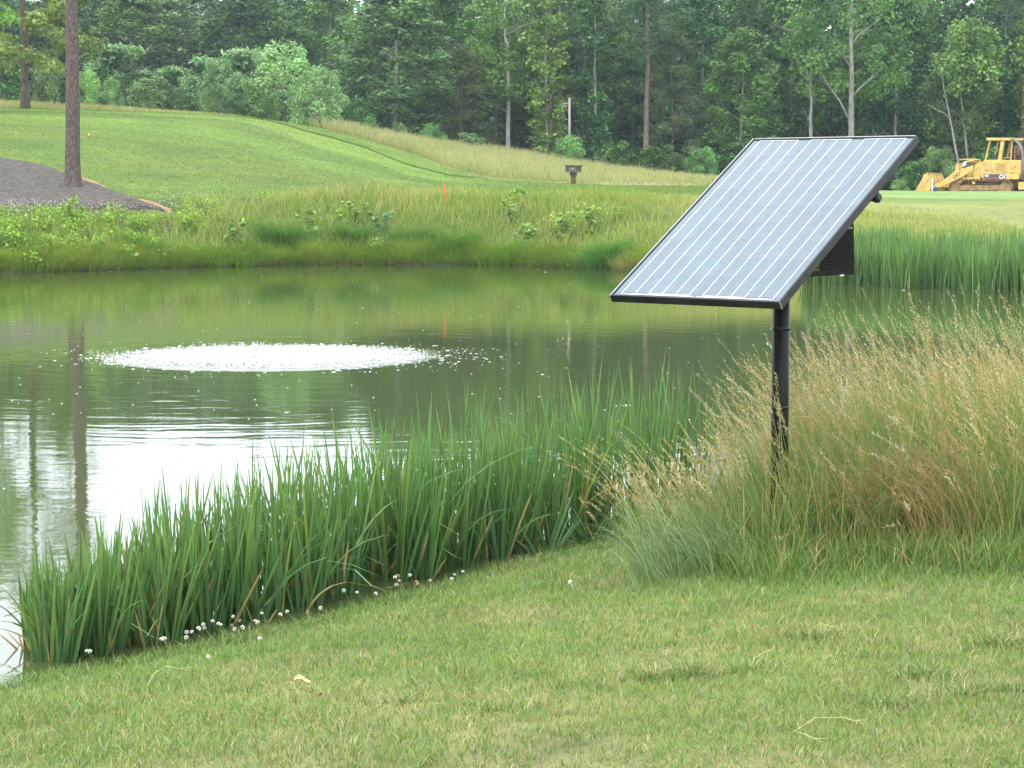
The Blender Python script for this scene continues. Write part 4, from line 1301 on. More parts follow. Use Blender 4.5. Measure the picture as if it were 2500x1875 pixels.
# thick pine on the mulch
def build_pine():
    q = hit(177, 457)
    D = q.y
    e = empty('pine_tree', (q.x, q.y, q.z))
    n, K = 30, 150
    rng = np.random.default_rng(9)
    H = 17.0
    V = []
    for k in range(K + 1):
        t = k / K
        z = -0.25 + (H + 0.25) * (t ** 1.25)
        rad = 0.245 * (1 - 0.62 * t) * (1 + 0.32 * math.exp(-max(z, 0) / 0.22))
        for i in range(n):
            a = 2 * math.pi * i / n
            plate = vnoise(np.array([i * 0.55]), np.array([z * 2.2 + 40]), 3)[0] + 0.5 * vnoise(np.array([i * 1.2 + 50]), np.array([z * 6 + 90]), 4)[0]
            rr = rad * (1 + 0.055 * (plate - 0.75)) * (1 + 0.10 * math.exp(-max(z, 0) / 0.2) * math.sin(a * 5 + 1))
            V.append((rr * math.cos(a) + 0.012 * z + 0.03 * math.sin(z * 0.5), rr * math.sin(a), z))
    f = [(k * n + i, k * n + (i + 1) % n, (k + 1) * n + (i + 1) % n, (k + 1) * n + i) for k in range(K) for i in range(n)]
    m, t = newmat('pine_bark')
    L = t.links.new
    out = t.nodes.new('ShaderNodeOutputMaterial'); p = t.nodes.new('ShaderNodeBsdfPrincipled'); tc = t.nodes.new('ShaderNodeTexCoord')
    mp = t.nodes.new('ShaderNodeMapping'); mp.inputs['Scale'].default_value = (17, 17, 4.2)
    vo = t.nodes.new('ShaderNodeTexVoronoi'); vo.feature = 'DISTANCE_TO_EDGE'; vo.inputs['Scale'].default_value = 1.6
    no = t.nodes.new('ShaderNodeTexNoise'); no.inputs['Scale'].default_value = 2.4; no.inputs['Detail'].default_value = 8; no.inputs['Roughness'].default_value = 0.7
    mixv = t.nodes.new('ShaderNodeMixRGB'); mixv.inputs['Fac'].default_value = 0.3
    L(tc.outputs['Object'], mp.inputs['Vector']); L(mp.outputs[0], no.inputs['Vector']); L(mp.outputs[0], mixv.inputs['Color1']); L(no.outputs['Color'], mixv.inputs['Color2']); L(mixv.outputs[0], vo.inputs['Vector'])
    r1 = t.nodes.new('ShaderNodeValToRGB'); r1.color_ramp.elements[0].position, r1.color_ramp.elements[1].position = 0.02, 0.22
    r1.color_ramp.elements[0].color, r1.color_ramp.elements[1].color = (0.062, 0.050, 0.044, 1), (0.128, 0.108, 0.098, 1)
    r2 = t.nodes.new('ShaderNodeValToRGB'); r2.color_ramp.elements[0].position, r2.color_ramp.elements[1].position = 0.35, 0.7
    r2.color_ramp.elements[0].color, r2.color_ramp.elements[1].color = (0.7, 0.66, 0.64, 1), (1.45, 1.4, 1.38, 1)
    L(vo.outputs['Distance'], r1.inputs['Fac']); L(no.outputs['Fac'], r2.inputs['Fac'])
    mm = t.nodes.new('ShaderNodeMixRGB'); mm.blend_type = 'MULTIPLY'; mm.inputs['Fac'].default_value = 1
    L(r1.outputs['Color'], mm.inputs['Color1']); L(r2.outputs['Color'], mm.inputs['Color2']); L(mm.outputs[0], p.inputs['Base Color'])
    b = t.nodes.new('ShaderNodeBump'); b.inputs['Strength'].default_value = 0.8; b.inputs['Distance'].default_value = 0.03
    L(r1.outputs['Color'], b.inputs['Height']); L(b.outputs[0], p.inputs['Normal'])
    p.inputs['Roughness'].default_value = 0.95; p.inputs['Specular IOR Level'].default_value = 0.1
    L(p.outputs[0], out.inputs['Surface'])
    link('trunk', npmesh('trunk', V, [np.array(f)], smooth=True), m, e)
    cr = broad_crown(77, 20, 3.2, 10.5, 60, 130, 0.30, (0.045, 0.095, 0.03), (0.10, 0.16, 0.05), squash=0.5, aspect=0.15)
    link('crown', cr, m_needle, e)
    # raw needle litter round the foot
    return tag(e, 'thick straight pine trunk rising from the dark mulch bed', 'tree')
build_pine()

# shrubs on and behind the hill
SHRUBS = [
    ('pale_shrub', 'shrub0', 700, 112, 'large pale green shrub at the hill crest, widest of the pale ones', 1.55, 1.42),
    ('pale_shrub', 'shrub0', 545, 110, 'rounded pale green shrub left of the large pale one', 0.95, 1.0),
    ('pale_shrub', 'shrub0', 782, 110, 'pale shrub right of the large pale one, sloping to the meadow', 1.1, 1.05),
    ('pale_shrub', 'shrub1', 640, 111, 'small pale shrub tucked in front of the large pale one', 0.8, 0.75),
    ('young_shrub', 'shrub1', 285, 108, 'small bright young shrub just right of the thick pine', 0.36, 0.62),
    ('young_shrub', 'shrub1', 225, 107, 'yellow-green shrub touching the thick pine trunk from the right', 0.55, 0.72),
    ('feathery_shrub', 'shrub3', 130, 107, 'dull green feathery shrub between the oak and the pine trunk', 0.62, 0.92),
    ('layered_shrub', 'sumac', 300, 116, 'wide layered shrub with drooping leaflets right of the pine trunk', 1.35, 1.35),
    ('layered_shrub', 'sumac', 430, 117, 'layered shrub between the wide drooping one and the pale shrubs', 1.1, 0.98),
    ('layered_shrub', 'sumac', 530, 118, 'tall drooping shrub behind the rounded pale shrub', 1.25, 1.22),
    ('layered_shrub', 'sumac', 610, 119, 'tallest drooping shrub behind the large pale one', 1.2, 1.45),
    ('layered_shrub', 'shrub3', 380, 113, 'grey-green shrub low on the hill crest right of the young shrub', 0.9, 0.72),
    ('layered_shrub', 'shrub3', 480, 113, 'grey-green shrub low on the hill crest left of the rounded pale one', 0.9, 0.78),
    ('green_shrub', 'shrub2', 860, 117, 'dark shrub at the foot of the silvery tree', 0.9, 0.7),
    ('green_shrub', 'shrub1', 905, 113, 'small bright sapling bush at the left end of the tan meadow', 0.35, 0.42),
    ('green_shrub', 'shrub1', 975, 114, 'bushy sapling at the upper edge of the tan meadow', 0.38, 0.42),
    ('green_shrub', 'shrub1', 1060, 115, 'bushy sapling in the meadow below the small pine', 0.5, 0.5),
    ('green_shrub', 'shrub3', 1150, 117, 'low bush at the meadow edge left of the whitish trunk', 0.7, 0.42),
    ('green_shrub', 'shrub1', 1390, 116.5, 'rounded bush round the foot of the grey post', 0.75, 0.62),
    ('green_shrub', 'shrub2', 1500, 118, 'dark bush right of the grey post', 0.85, 0.62),
    ('green_shrub', 'shrub2', 1610, 118, 'dark bush at the foot of the grey-brown pine', 0.9, 0.62),
    ('green_shrub', 'shrub1', 1705, 117.5, 'leafy bush left of the solar panel top corner', 0.75, 0.66),
    ('green_shrub', 'shrub2', 1800, 119, 'dark bush behind the solar panel top edge', 1.0, 0.8),
    ('green_shrub', 'shrub2', 2230, 119, 'dark bush left of the loader bucket', 0.75, 0.62),
    ('green_shrub', 'shrub1', 2290, 119.5, 'green bush right above the loader bucket', 0.85, 0.9),
    ('green_shrub', 'shrub2', 2420, 120, 'dark bush behind the loader cab', 1.0, 0.9),
    ('green_shrub', 'shrub1', 2190, 116, 'low weedy bush under the right end of the solar panel', 0.4, 0.28),
    ('green_shrub', 'shrub2', 20, 112, 'dark bush left of the oak trunk', 1.0, 0.9),
]
for (nm, key, px, D, lab, sc, sz) in SHRUBS:
    plant(nm, key, px, D, lab, 'shrub', 'shrubs along the wood and the hill', sc, sz)

def build_woods():
    rng = np.random.default_rng(55)
    n = 1800
    px = rng.uniform(-800, 3300, n)
    D = rng.uniform(151, 172, n) + 38 * (px < 930)
    X = (px - 1250) / F * D
    zg = ground(X, D)
    z = zg + (HC + HOR / F * D - 1.2 - zg) * rng.random(n) ** 1.55
    s = leaf_soup(np.stack([X, D, z], 1), rng.uniform(1.3, 2.3, n), 80, 0.75, D1, G2, rng)
    return link('deep_woods', s.mesh('deep_woods', False), m_leaf)
tag(build_woods(), 'dim mass of far foliage closing the gaps deep in the wood', 'woods', kind='stuff')

# ------------------------------------------------------------------ far bank growth
m_bank = foliage_mat('bank_blade', trans=0.3, rough=0.55, spec=0.2, hue=0, val=0)
def build_bank():
    s = Soup()
    n = 150000
    X = RNG.uniform(-19, 14, n)
    Y = RNG.uniform(40.5, 70, n)
    sd = sdist(X, Y)
    px = pxof(X, Y)
    wid = np.interp(px, [-700, 420, 520, 700, 1000, 1300, 1560, 1800, 2500], [4.9, 5.0, 5.8, 7.5, 8.5, 8.0, 9.5, 14, 16]) + 2.2 * (fnoise(X, Y, 2.5, 71) - 0.5)
    ok = (sd > -0.06) & (sd < wid) & (X < 0.27 * Y + 1)
    # thin out towards the mown edge
    ok &= RNG.random(n) > 0.75 * sstep(0.55, 1.0, sd / wid)
    X, Y, sd, px, wid = X[ok], Y[ok], sd[ok], px[ok], wid[ok]
    n = len(X)
    grow = drow(X, Y, ground(X, Y))
    below = (px > 430) | (grow > mul_lo(np.clip(px, -690, 411)) + 3)
    X, Y, sd, px, wid, grow = (v[below] for v in (X, Y, sd, px, wid, grow))
    n = len(X)
    cl = fnoise(X, Y, 1.3, 72)
    h = (0.16 + 0.50 * cl) * RNG.uniform(0.6, 1.2, n)
    h *= np.where(px < 440, np.clip((grow - 500) / 60, 0.15, 1), 1)
    right = sstep(1500, 1750, px)
    h *= 1 - 0.5 * right
    h *= 1 - 0.45 * sstep(0.6, 1.0, sd / wid)
    tanz = sstep(560, 760, px) * sstep(1250, 950, px) * sstep(0.45, 0.8, sd / wid)
    h *= 1 + 0.45 * tanz
    t = np.clip(fnoise(X, Y, 2.2, 73) * 1.6 - 0.35 + RNG.normal(0, 0.15, n), 0, 1)
    c = mixc((0.115, 0.210, 0.026), (0.235, 0.295, 0.058), t)
    tan = RNG.random(n) < (0.16 + 0.45 * tanz + 0.22 * right + 0.22 * sstep(0.55, 0.75, fnoise(X, Y, 1.6, 74)))
    c[tan] = mixc((0.25, 0.23, 0.09), (0.40, 0.34, 0.16), RNG.random(tan.sum()))
    low = sd < 0.6
    c[low] *= np.array([0.9, 0.95, 0.9])
    br = low & (RNG.random(n) < 0.12)
    c[br] = mixc((0.20, 0.13, 0.06), (0.30, 0.22, 0.10), RNG.random(br.sum()))
    P = np.stack([X, Y, ground(X, Y) - 0.02], 1)
    ld = RNG.random(n) * 6.283
    ld[low] = -1.57 + RNG.normal(0, 0.7, low.sum())
    bend = RNG.uniform(0.05, 0.5, n)
    bend[low] += 0.25
    s.add(*blades(P, h, RNG.uniform(0.010, 0.020, n), RNG.normal(0, 0.7, n), ld, np.abs(RNG.normal(0, 0.16, n)), bend, 3, c * 0.9, c * 1.12, 0.6))
    # overhanging growth right at the waterline
    seg = [(POND_S[i], POND_S[(i + 1) % len(POND_S)]) for i in range(len(POND_S)) if POND_S[i][1] > 47.5 and -21 < POND_S[i][0] < 8]
    ln = np.array([np.linalg.norm(b - a) for a, b in seg])
    k = 36000
    si = RNG.choice(len(seg), k, p=ln / ln.sum())
    tt = RNG.random(k)
    A, B = np.array([a for a, b in seg])[si], np.array([b for a, b in seg])[si]
    Pm = A + (B - A) * tt[:, None]
    out_ = np.stack([(B - A)[:, 1], -(B - A)[:, 0]], 1); out_ /= np.linalg.norm(out_, axis=1)[:, None]
    out_ *= np.where(sdist(Pm[:, 0] + out_[:, 0] * 0.6, Pm[:, 1] + out_[:, 1] * 0.6) > 0, 1, -1)[:, None]
    Pm = Pm + out_ * (-0.03 + 0.75 * RNG.random(k) ** 1.2)[:, None]
    cl = fnoise(Pm[:, 0], Pm[:, 1], 0.9, 75)
    bare = RNG.random(k) < 0.8 * sstep(0.68, 0.80, fnoise(Pm[:, 0], Pm[:, 1], 2.4, 76))
    Pm, cl, out_ = Pm[~bare], cl[~bare], out_[~bare]
    k = len(Pm)
    c = mixc((0.105, 0.205, 0.026), (0.225, 0.295, 0.055), np.clip(cl * 1.5 - 0.25 + RNG.normal(0, 0.12, k), 0, 1))
    br = RNG.random(k) < 0.08
    c[br] = mixc((0.18, 0.12, 0.05), (0.30, 0.23, 0.10), RNG.random(br.sum()))
    ld = np.arctan2(-out_[:, 1], -out_[:, 0]) + RNG.normal(0, 0.7, k)
    s.add(*blades(np.stack([Pm[:, 0], Pm[:, 1], ground(Pm[:, 0], Pm[:, 1]) - 0.02], 1), (0.2 + 0.42 * cl) * RNG.uniform(0.6, 1.2, k), RNG.uniform(0.010, 0.018, k), RNG.normal(0, 0.8, k), ld, RNG.uniform(0.05, 0.4, k), RNG.uniform(0.2, 0.65, k), 4, c * 0.85, c * 1.12, 0.6))
    # drooping green tussocks at the water
    for (px0, D, k, hh, cc) in ((1480, 53.5, 900, 0.62, (0.075, 0.19, 0.045)), (1240, 55.8, 500, 0.55, (0.13, 0.22, 0.03)), (1120, 57.0, 600, 0.6, (0.10, 0.20, 0.035)), (560, 55.6, 260, 0.32, (0.14, 0.28, 0.03)), (480, 55.2, 260, 0.36, (0.13, 0.26, 0.03)),
                                (690, 57.3, 800, 0.75, (0.085, 0.175, 0.035)), (1010, 57.4, 500, 0.6, (0.09, 0.18, 0.035)), (60, 52.2, 400, 0.55, (0.09, 0.17, 0.035)), (360, 54.6, 500, 0.6, (0.10, 0.19, 0.035)), (860, 57.8, 500, 0.7, (0.095, 0.185, 0.04)), (1560, 52.2, 400, 0.5, (0.22, 0.22, 0.08))):
        xx = (px0 - 1250) / F * D + RNG.normal(0, 0.30, k)
        yy = D + RNG.normal(0, 0.22, k)
        pp = np.stack([xx, yy, np.maximum(ground(xx, yy), 0) - 0.02], 1)
        c = np.array(cc)[None] * RNG.uniform(0.7, 1.3, k)[:, None]
        a = np.arctan2(yy - D - 0.2, xx - (px0 - 1250) / F * D)
        s.add(*blades(pp, hh * RNG.uniform(0.6, 1.15, k), RNG.uniform(0.010, 0.018, k), RNG.normal(0, 0.8, k), a, RNG.uniform(0.05, 0.35, k), RNG.uniform(0.15, 0.6, k), 4, c * 0.85, c * 1.15, 0.6))
    return link('bank_grass', s.mesh('bank_grass'), m_bank)
tag(build_bank(), 'rough yellow-green grass covering the far bank of the pond', 'grass', kind='stuff')
def build_bank_weeds():
    n = 2100
    X = RNG.uniform(-19, 9, n)
    Y = RNG.uniform(48, 66, n)
    sd = sdist(X, Y)
    px = pxof(X, Y)
    p = 0.95 * sstep(520, 400, px + 120 * (fnoise(X, Y, 2, 81) - 0.5)) * sstep(5.2, 4.0, sd) + 0.5 * sstep(0.48, 0.62, fnoise(X, Y, 1.8, 82)) * sstep(6.5, 5, sd) * sstep(1600, 1450, px)
    ok = (sd > 0.1) & (RNG.random(n) < p)
    ok &= (px > 430) | (drow(X, Y, ground(X, Y)) > mul_lo(np.clip(px, -690, 411)) + 22)
    X, Y = X[ok], Y[ok]
    n = len(X)
    hh = RNG.uniform(0.10, 0.45, n) * np.interp(sdist(X, Y), [0, 2, 4.5], [1, 0.9, 0.3])
    s = leaf_soup(np.stack([X, Y, ground(X, Y) + hh], 1), RNG.uniform(0.18, 0.36, n), 70, 0.085, (0.120, 0.220, 0.030), (0.250, 0.355, 0.062), RNG, squash=0.8, shell=0.2, up=1.0, aspect=0.75, bright=0.3)
    return link('bank_weeds', s.mesh('bank_weeds', False), m_bank)
tag(build_bank_weeds(), 'low leafy bright green weeds matting the left part of the far bank', 'weeds', kind='stuff')
def build_bank_blossom():
    n = 900
    px = np.concatenate([RNG.uniform(0, 440, 500), RNG.uniform(380, 560, 400)])
    row = np.concatenate([np.interp(px[:500], [0, 200, 440], [505, 503, 516]) + 5 + RNG.normal(0, 7, 500), 505 + (px[500:] - 400) * 0.04 + RNG.normal(0, 10, 400)])
    P = []
    for i in range(0, n, 1):
        D = float(np.interp(px[i], [0, 400, 650], [56.3, 58.5, 60.5])) - (row[i] - 505) * 0.09
        x = (px[i] - 1250) / F * D
        P.append((x, D, gz(x, D) + RNG.uniform(0.08, 0.22)))
    P = np.array(P)
    s = RNG.uniform(0.008, 0.015, len(P))
    V, T, C = octas(P, s, s, mixc((0.60, 0.58, 0.48), (0.72, 0.66, 0.60), RNG.random(len(P))))
    return link('clover_blossom', npmesh('clover_blossom', V, [T], C), m_foam)
tag(build_bank_blossom(), 'scatter of tiny whitish clover blossom below the mulch bed', 'blossom', kind='stuff')

SAPS = [(1252, 545, 0.95, 'tallest pale green sapling on the far bank, below the orange stake'), (1288, 600, 0.5, 'short sapling low on the bank right of the tallest one'), (1370, 585, 0.7, 'yellow-green leafy sapling in the middle of the far bank'),
        (1447, 570, 0.65, 'yellow-green sapling nearest to the lower left edge of the solar panel'), (869, 548, 0.6, 'bright leafy sapling on the bank left of the orange stake'), (578, 600, 0.7, 'leafy weed bush on the bank under the mown hill'),
        (745, 580, 0.75, 'upright leafy weed on the bank below the hill'), (170, 560, 0.8, 'bright bushy weed on the bank below the thick pine'), (930, 570, 0.55, 'grey-green bushy weed on the bank below the orange stake')]
m_stem = surf_mat('green_stem', (0.10, 0.14, 0.05), (0.16, 0.18, 0.08), scale=8, rough=0.8)
for i, (px, row, h, lab) in enumerate(SAPS):
    q = hit(px, row)
    e = empty('sapling', q)
    rng = np.random.default_rng(600 + i)
    mb = MB().tube([(0, 0, -0.05), (0.02, 0, h * 0.5), (0.0, 0.02, h)], [0.012, 0.009, 0.004], 6)
    k = 9
    cs = np.stack([rng.normal(0, 0.16, k), rng.normal(0, 0.12, k), np.linspace(0.15, 1.0, k) * h], 1)
    for c_ in cs:
        mb.tube([(0, 0, c_[2] * 0.8), tuple(c_)], [0.005, 0.003], 4)
    mb.obj('stem', m_stem, e)
    c1, c2 = ((0.15, 0.25, 0.06), (0.27, 0.37, 0.11)) if i != 8 else ((0.13, 0.20, 0.11), (0.19, 0.27, 0.16))
    fs = leaf_soup(cs, np.full(k, 0.14), 16, 0.13, c1, c2, rng, up=1.4, shell=0.2, aspect=0.8, bright=0.2)
    link('foliage', fs.mesh('foliage', False), m_bank, e)
    tag(e, lab, 'sapling', 'saplings on the far bank')

# ------------------------------------------------------------------ tan meadow behind the mown slope
def build_meadow():
    s = Soup()
    n = 42000
    px = RNG.uniform(760, 1790, n)
    me_ = mown_edge(px)
    D = me_ + 0.2 + (121 - me_) * RNG.random(n)
    keep = RNG.random(n) < np.interp(px, [760, 840, 1740, 1790], [0.2, 1, 1, 0.3])
    path = (px > 1330) & (np.abs(D - np.interp(px, [1330, 1500, 1735], [95.5, 94.5, 101])) < 0.8 * np.interp(px, [1330, 1480, 1735], [0.8, 3.2, 2.5])) & (RNG.random(n) < 0.72)
    keep &= ~path
    # short growth at the hill top left
    n2 = 9000
    px2 = RNG.uniform(-500, 620, n2)
    D2 = mown_edge(px2) + RNG.random(n2) * 8
    px, D = np.concatenate([px[keep], px2]), np.concatenate([D[keep], D2])
    left = np.concatenate([np.zeros(keep.sum()), np.ones(n2)])
    X = (px - 1250) / F * D
    n = len(X)
    h = RNG.uniform(0.3, 0.9, n) * (0.65 + 0.6 * fnoise(X, D, 2.5, 85)) * sstep(-0.4, 2.5, D - mown_edge(px) + 0.9)
    h = np.where(left > 0, RNG.uniform(0.2, 0.55, n) * np.interp(px, [0, 250, 420, 620], [1, 0.8, 0.5, 0.3]), h)
    h *= np.interp(px, [1300, 1500, 1790], [1, 0.75, 0.6])
    t = np.clip(fnoise(X, D, 3.0, 86) * 1.5 - 0.3 + RNG.normal(0, 0.2, n), 0, 1)
    cb = mixc((0.15, 0.21, 0.06), (0.25, 0.245, 0.11), t)
    ct = mixc((0.34, 0.35, 0.17), (0.43, 0.37, 0.21), RNG.random(n))
    gr = RNG.random(n) < 0.25 + 0.4 * sstep(0.45, 0.7, fnoise(X, D, 4.0, 88))
    ct[gr] = mixc((0.22, 0.27, 0.08), (0.30, 0.32, 0.12), RNG.random(gr.sum()))
    P = np.stack([X, D, ground(X, D) - 0.02], 1)
    s.add(*blades(P, h, RNG.uniform(0.018, 0.032, n), RNG.normal(0, 0.6, n), RNG.random(n) * 6.283, np.abs(RNG.normal(0, 0.12, n)), RNG.uniform(0.0, 0.25, n), 3, cb, ct, 0.4))
    # rim of longer grass between the two cuts, coloured darker for the step's shadow
    n = 7000
    px = RNG.uniform(590, 1160, n)
    D = cut_line(px) + RNG.normal(0, 0.22, n)
    X = (px - 1250) / F * D
    c = mixc((0.07, 0.105, 0.024), (0.11, 0.14, 0.035), RNG.random(n))
    P = np.stack([X, D, ground(X, D) - 0.02], 1)
    s.add(*blades(P, RNG.uniform(0.03, 0.08, n), RNG.uniform(0.02, 0.035, n), RNG.normal(0, 0.6, n), RNG.random(n) * 6.283, np.abs(RNG.normal(0, 0.2, n)), RNG.uniform(0, 0.3, n), 2, c, c, 0.5))
    return link('meadow_grass', s.mesh('meadow_grass'), m_bank)
tag(build_meadow(), 'tall dry tan meadow grass between the mown hill and the wood', 'grass', kind='stuff')

def build_turf():
    n = 110000
    px = RNG.uniform(-250, 2050, n)
    D = 58 + 50 * RNG.random(n)
    X = (px - 1250) / F * D
    ok = (D < mown_edge(px)) & (sdist(X, D) > 5.0)
    z = ground(X, D)
    rr = drow(X, D, z)
    ok &= ~((px < 425) & (rr > mul_up(np.clip(px, -690, 411)) - 3))
    X, D, z = X[ok], D[ok], z[ok]
    n = len(X)
    c = ground_colour(X, D) * RNG.uniform(0.75, 1.35, n)[:, None]
    s = Soup().add(*blades(np.stack([X, D, z - 0.01], 1), RNG.uniform(0.03, 0.075, n), RNG.uniform(0.025, 0.06, n), RNG.normal(0, 0.6, n), RNG.random(n) * 6.283, RNG.uniform(0, 0.5, n), RNG.uniform(0, 0.3, n), 1, c, c * 1.1, 0.5))
    return link('hill_turf', s.mesh('hill_turf'), m_bank)
tag(build_turf(), 'short mown turf on the slope and fairway across the pond', 'grass', kind='stuff')

tag(build_chips(), 'loose dark bark chips lying over the mulch bed', 'mulch', kind='stuff')

# ------------------------------------------------------------------ posts, stake, markers
m_wood = surf_mat('brown_wood', (0.085, 0.058, 0.045), (0.15, 0.105, 0.082), scale=6, detail=7, rough=0.85, spec=0.15, bump=0.3, bscale=14, stretch=(1, 1, 4))
m_wood2 = surf_mat('greyed_wood', (0.13, 0.11, 0.095), (0.20, 0.175, 0.15), scale=6, detail=7, rough=0.85, spec=0.15, bump=0.3, bscale=14, stretch=(1, 1, 4))
m_post = surf_mat('weathered_post', (0.20, 0.185, 0.165), (0.34, 0.32, 0.29), scale=5, detail=7, rough=0.9, spec=0.1, bump=0.3, bscale=20, stretch=(4, 4, 0.6))
q = hit(1400, 449)
e = empty('post_box', q, 0.35)
w_ = 5000 / q.y
MB().box(-0.085, 0.085, -0.085, 0.085, -0.2, 0.50).obj('post', m_wood, e, bevel=0.008)
for k, (x0, x1, y0, y1) in enumerate(((-0.12, 0.12, -0.12, -0.086), (-0.12, 0.12, 0.086, 0.12), (-0.12, -0.086, -0.085, 0.085), (0.086, 0.12, -0.085, 0.085))):
    MB().box(x0, x1, y0, y1, 0.36, 0.503).obj('collar_board', m_wood, e, bevel=0.004)
MB().box(-0.37, 0.37, -0.26, 0.26, 0.504, 0.535).obj('floor_board', m_wood2, e, bevel=0.004)
bx_ = MB().box(-0.30, 0.30, -0.20, 0.20, 0.536, 0.79).obj('box', m_wood, e, bevel=0.004)
for x in (-0.29, -0.02, 0.25):
    MB().box(x, x + 0.045, -0.222, -0.201, 0.537, 0.789).obj('corner_slat', m_wood2, bx_, bevel=0.003)
MB().box(-0.22, -0.06, -0.214, -0.201, 0.60, 0.72).obj('panel', m_post, bx_, bevel=0.003)
MB().box(0.31 - 0.009, 0.31, -0.19, 0.19, 0.56, 0.77).obj('panel', m_wood2, bx_, bevel=0.003)
MB().box(-0.39, 0.39, -0.28, 0.28, 0.791, 0.825).obj('lid', m_wood2, e, bevel=0.006)
tag(e, 'brown wooden box on a short post at the far edge of the mown grass', 'post box')

m_orange = surf_mat('orange_paint', (0.62, 0.10, 0.035), (0.74, 0.17, 0.07), scale=6, rough=0.7, c3=(0.5, 0.22, 0.14), s3=9, t3=0.6)
q = hit(1085, 497)
e = empty('survey_stake', q, 0.3)
sh = MB().prism([(-0.028, 0.0), (0.028, 0.0), (0.028, 0.53), (0.02, 0.55), (-0.02, 0.55), (-0.028, 0.53)], -0.02, 0.02)
sh.obj('stake', m_orange, e, bevel=0.003)
MB().prism([(-0.028, -0.001), (0.028, -0.001), (0.0, -0.14)], -0.018, 0.018).obj('point', m_wood, e)
tag(e, 'orange painted stake in the rough grass on the far bank', 'stake')

X = (1389 - 1250) / F * 117.5
e = empty('grey_post', (X, 117.5, gz(X, 117.5)))
zt = at(1389, 240, 117.5).z - gz(X, 117.5)
MB().tube([(0, 0, -0.3), (0.01, 0, zt * 0.5), (0, 0, zt)], [0.075, 0.07, 0.062], 10).obj('post', m_post, e, smooth=True)
MB().box(-0.40, -0.066, -0.03, 0.03, zt - 0.31, zt - 0.25).obj('arm', m_post, e, bevel=0.005)
MB().tube([(-0.36, 0, zt - 0.31), (-0.2, 0, zt - 0.47), (-0.07, 0, zt - 0.42)], 0.014, 6).obj('brace', m_post, e)
tag(e, 'slim weathered grey post with a short arm in front of the wood', 'post')

m_blue = surf_mat('blue_plastic', (0.02, 0.06, 0.16), (0.03, 0.08, 0.20), scale=5, rough=0.4)
m_white = surf_mat('white_paint', (0.70, 0.70, 0.68), (0.80, 0.80, 0.78), scale=9, rough=0.6)
Xm = (2278 - 1250) / F * 94.0
e = empty('tee_marker', (Xm, 94.0, gz(Xm, 94.0)))
bm = bmesh.new()
bmesh.ops.create_uvsphere(bm, u_segments=20, v_segments=12, radius=0.105)
for v in bm.verts:
    v.co.z = max(v.co.z, -0.085) + 0.13
me = bpy.data.meshes.new('ball'); bm.to_mesh(me); bm.free()
for p in me.polygons: p.use_smooth = True
link('ball', me, m_blue, e)
for x in (-0.05, 0.05):
    MB().tube([(x, 0, -0.06), (x, 0, 0.07)], [0.014, 0.022], 8).obj('peg', m_blue, e)
tag(e, 'blue ball tee marker on the tee in front of the loader', 'tee marker')
Xw = (2271 - 1250) / F * 97.5
e = empty('white_stake', (Xw, 97.5, gz(Xw, 97.5)))
zt = at(2271, 437, 97.5).z - gz(Xw, 97.5)
MB().box(-0.022, 0.022, -0.022, 0.022, -0.1, zt).obj('stake', m_white, e, bevel=0.003)
MB().prism([(-0.022, zt + 0.001), (0.022, zt + 0.001), (0.0, zt + 0.035)], -0.02, 0.02).obj('tip', m_white, e)
tag(e, 'thin white stake standing in front of the loader bucket', 'stake')
q = hit(217, 331)
bm = bmesh.new()
bmesh.ops.create_icosphere(bm, subdivisions=3, radius=0.035)
for k, f in enumerate(list(bm.faces)):
    if k % 2 == 0:
        bmesh.ops.inset_region(bm, faces=[f], thickness=0.0012, depth=-0.0006)
me = bpy.data.meshes.new('golf_ball'); bm.to_mesh(me); bm.free()
o = link('golf_ball', me, surf_mat('yellow_ball', (0.75, 0.70, 0.12), (0.8, 0.75, 0.16), rough=0.4), None, (q.x, q.y, q.z + 0.03))
tag(o, 'small yellow golf ball lying on the mown hill beside the pine trunk', 'golf ball')

# ------------------------------------------------------------------ track loader
m_yel = surf_mat('yellow_paint', (0.50, 0.345, 0.095), (0.56, 0.395, 0.125), scale=2.0, detail=8, rough=0.5, spec=0.35, c3=(0.33, 0.22, 0.085), s3=3.0, t3=0.54, bump=0.08, bscale=20)
m_yel2 = surf_mat('dusty_yellow', (0.43, 0.30, 0.10), (0.50, 0.36, 0.14), scale=3, detail=8, rough=0.65, spec=0.25, c3=(0.30, 0.18, 0.07), s3=4, t3=0.52)
m_rust = surf_mat('rusty_track', (0.13, 0.075, 0.045), (0.26, 0.165, 0.10), scale=6, detail=8, rough=0.85, spec=0.2, c3=(0.085, 0.055, 0.04), s3=7, t3=0.55, bump=0.3, bscale=25)
m_dirt = surf_mat('dirty_frame', (0.17, 0.115, 0.065), (0.32, 0.21, 0.09), scale=3, detail=8, rough=0.85, spec=0.15)
m_dark = surf_mat('dark_metal', (0.03, 0.035, 0.037), (0.055, 0.06, 0.062), scale=8, rough=0.6, spec=0.3)
m_grey = surf_mat('grey_tube', (0.11, 0.12, 0.125), (0.17, 0.18, 0.185), scale=6, rough=0.5, spec=0.4)
m_black = surf_mat('black_vinyl', (0.018, 0.018, 0.02), (0.03, 0.03, 0.032), scale=8, rough=0.6)
m_decal = surf_mat('dark_decal', (0.05, 0.055, 0.06), (0.085, 0.09, 0.095), scale=5, rough=0.5)
m_red = surf_mat('faded_red_stripe', (0.30, 0.085, 0.07), (0.36, 0.13, 0.10), scale=6, rough=0.55)
m_chrome = surf_mat('polished_rod', (0.6, 0.6, 0.6), (0.7, 0.7, 0.7), rough=0.2, metal=0.9)
LA = math.radians(33)
SZ = 0.003082
def lx(zx, y=0.9):
    return ((2080 - zx) * SZ - math.sin(LA) * (y - 0.9)) / math.cos(LA)
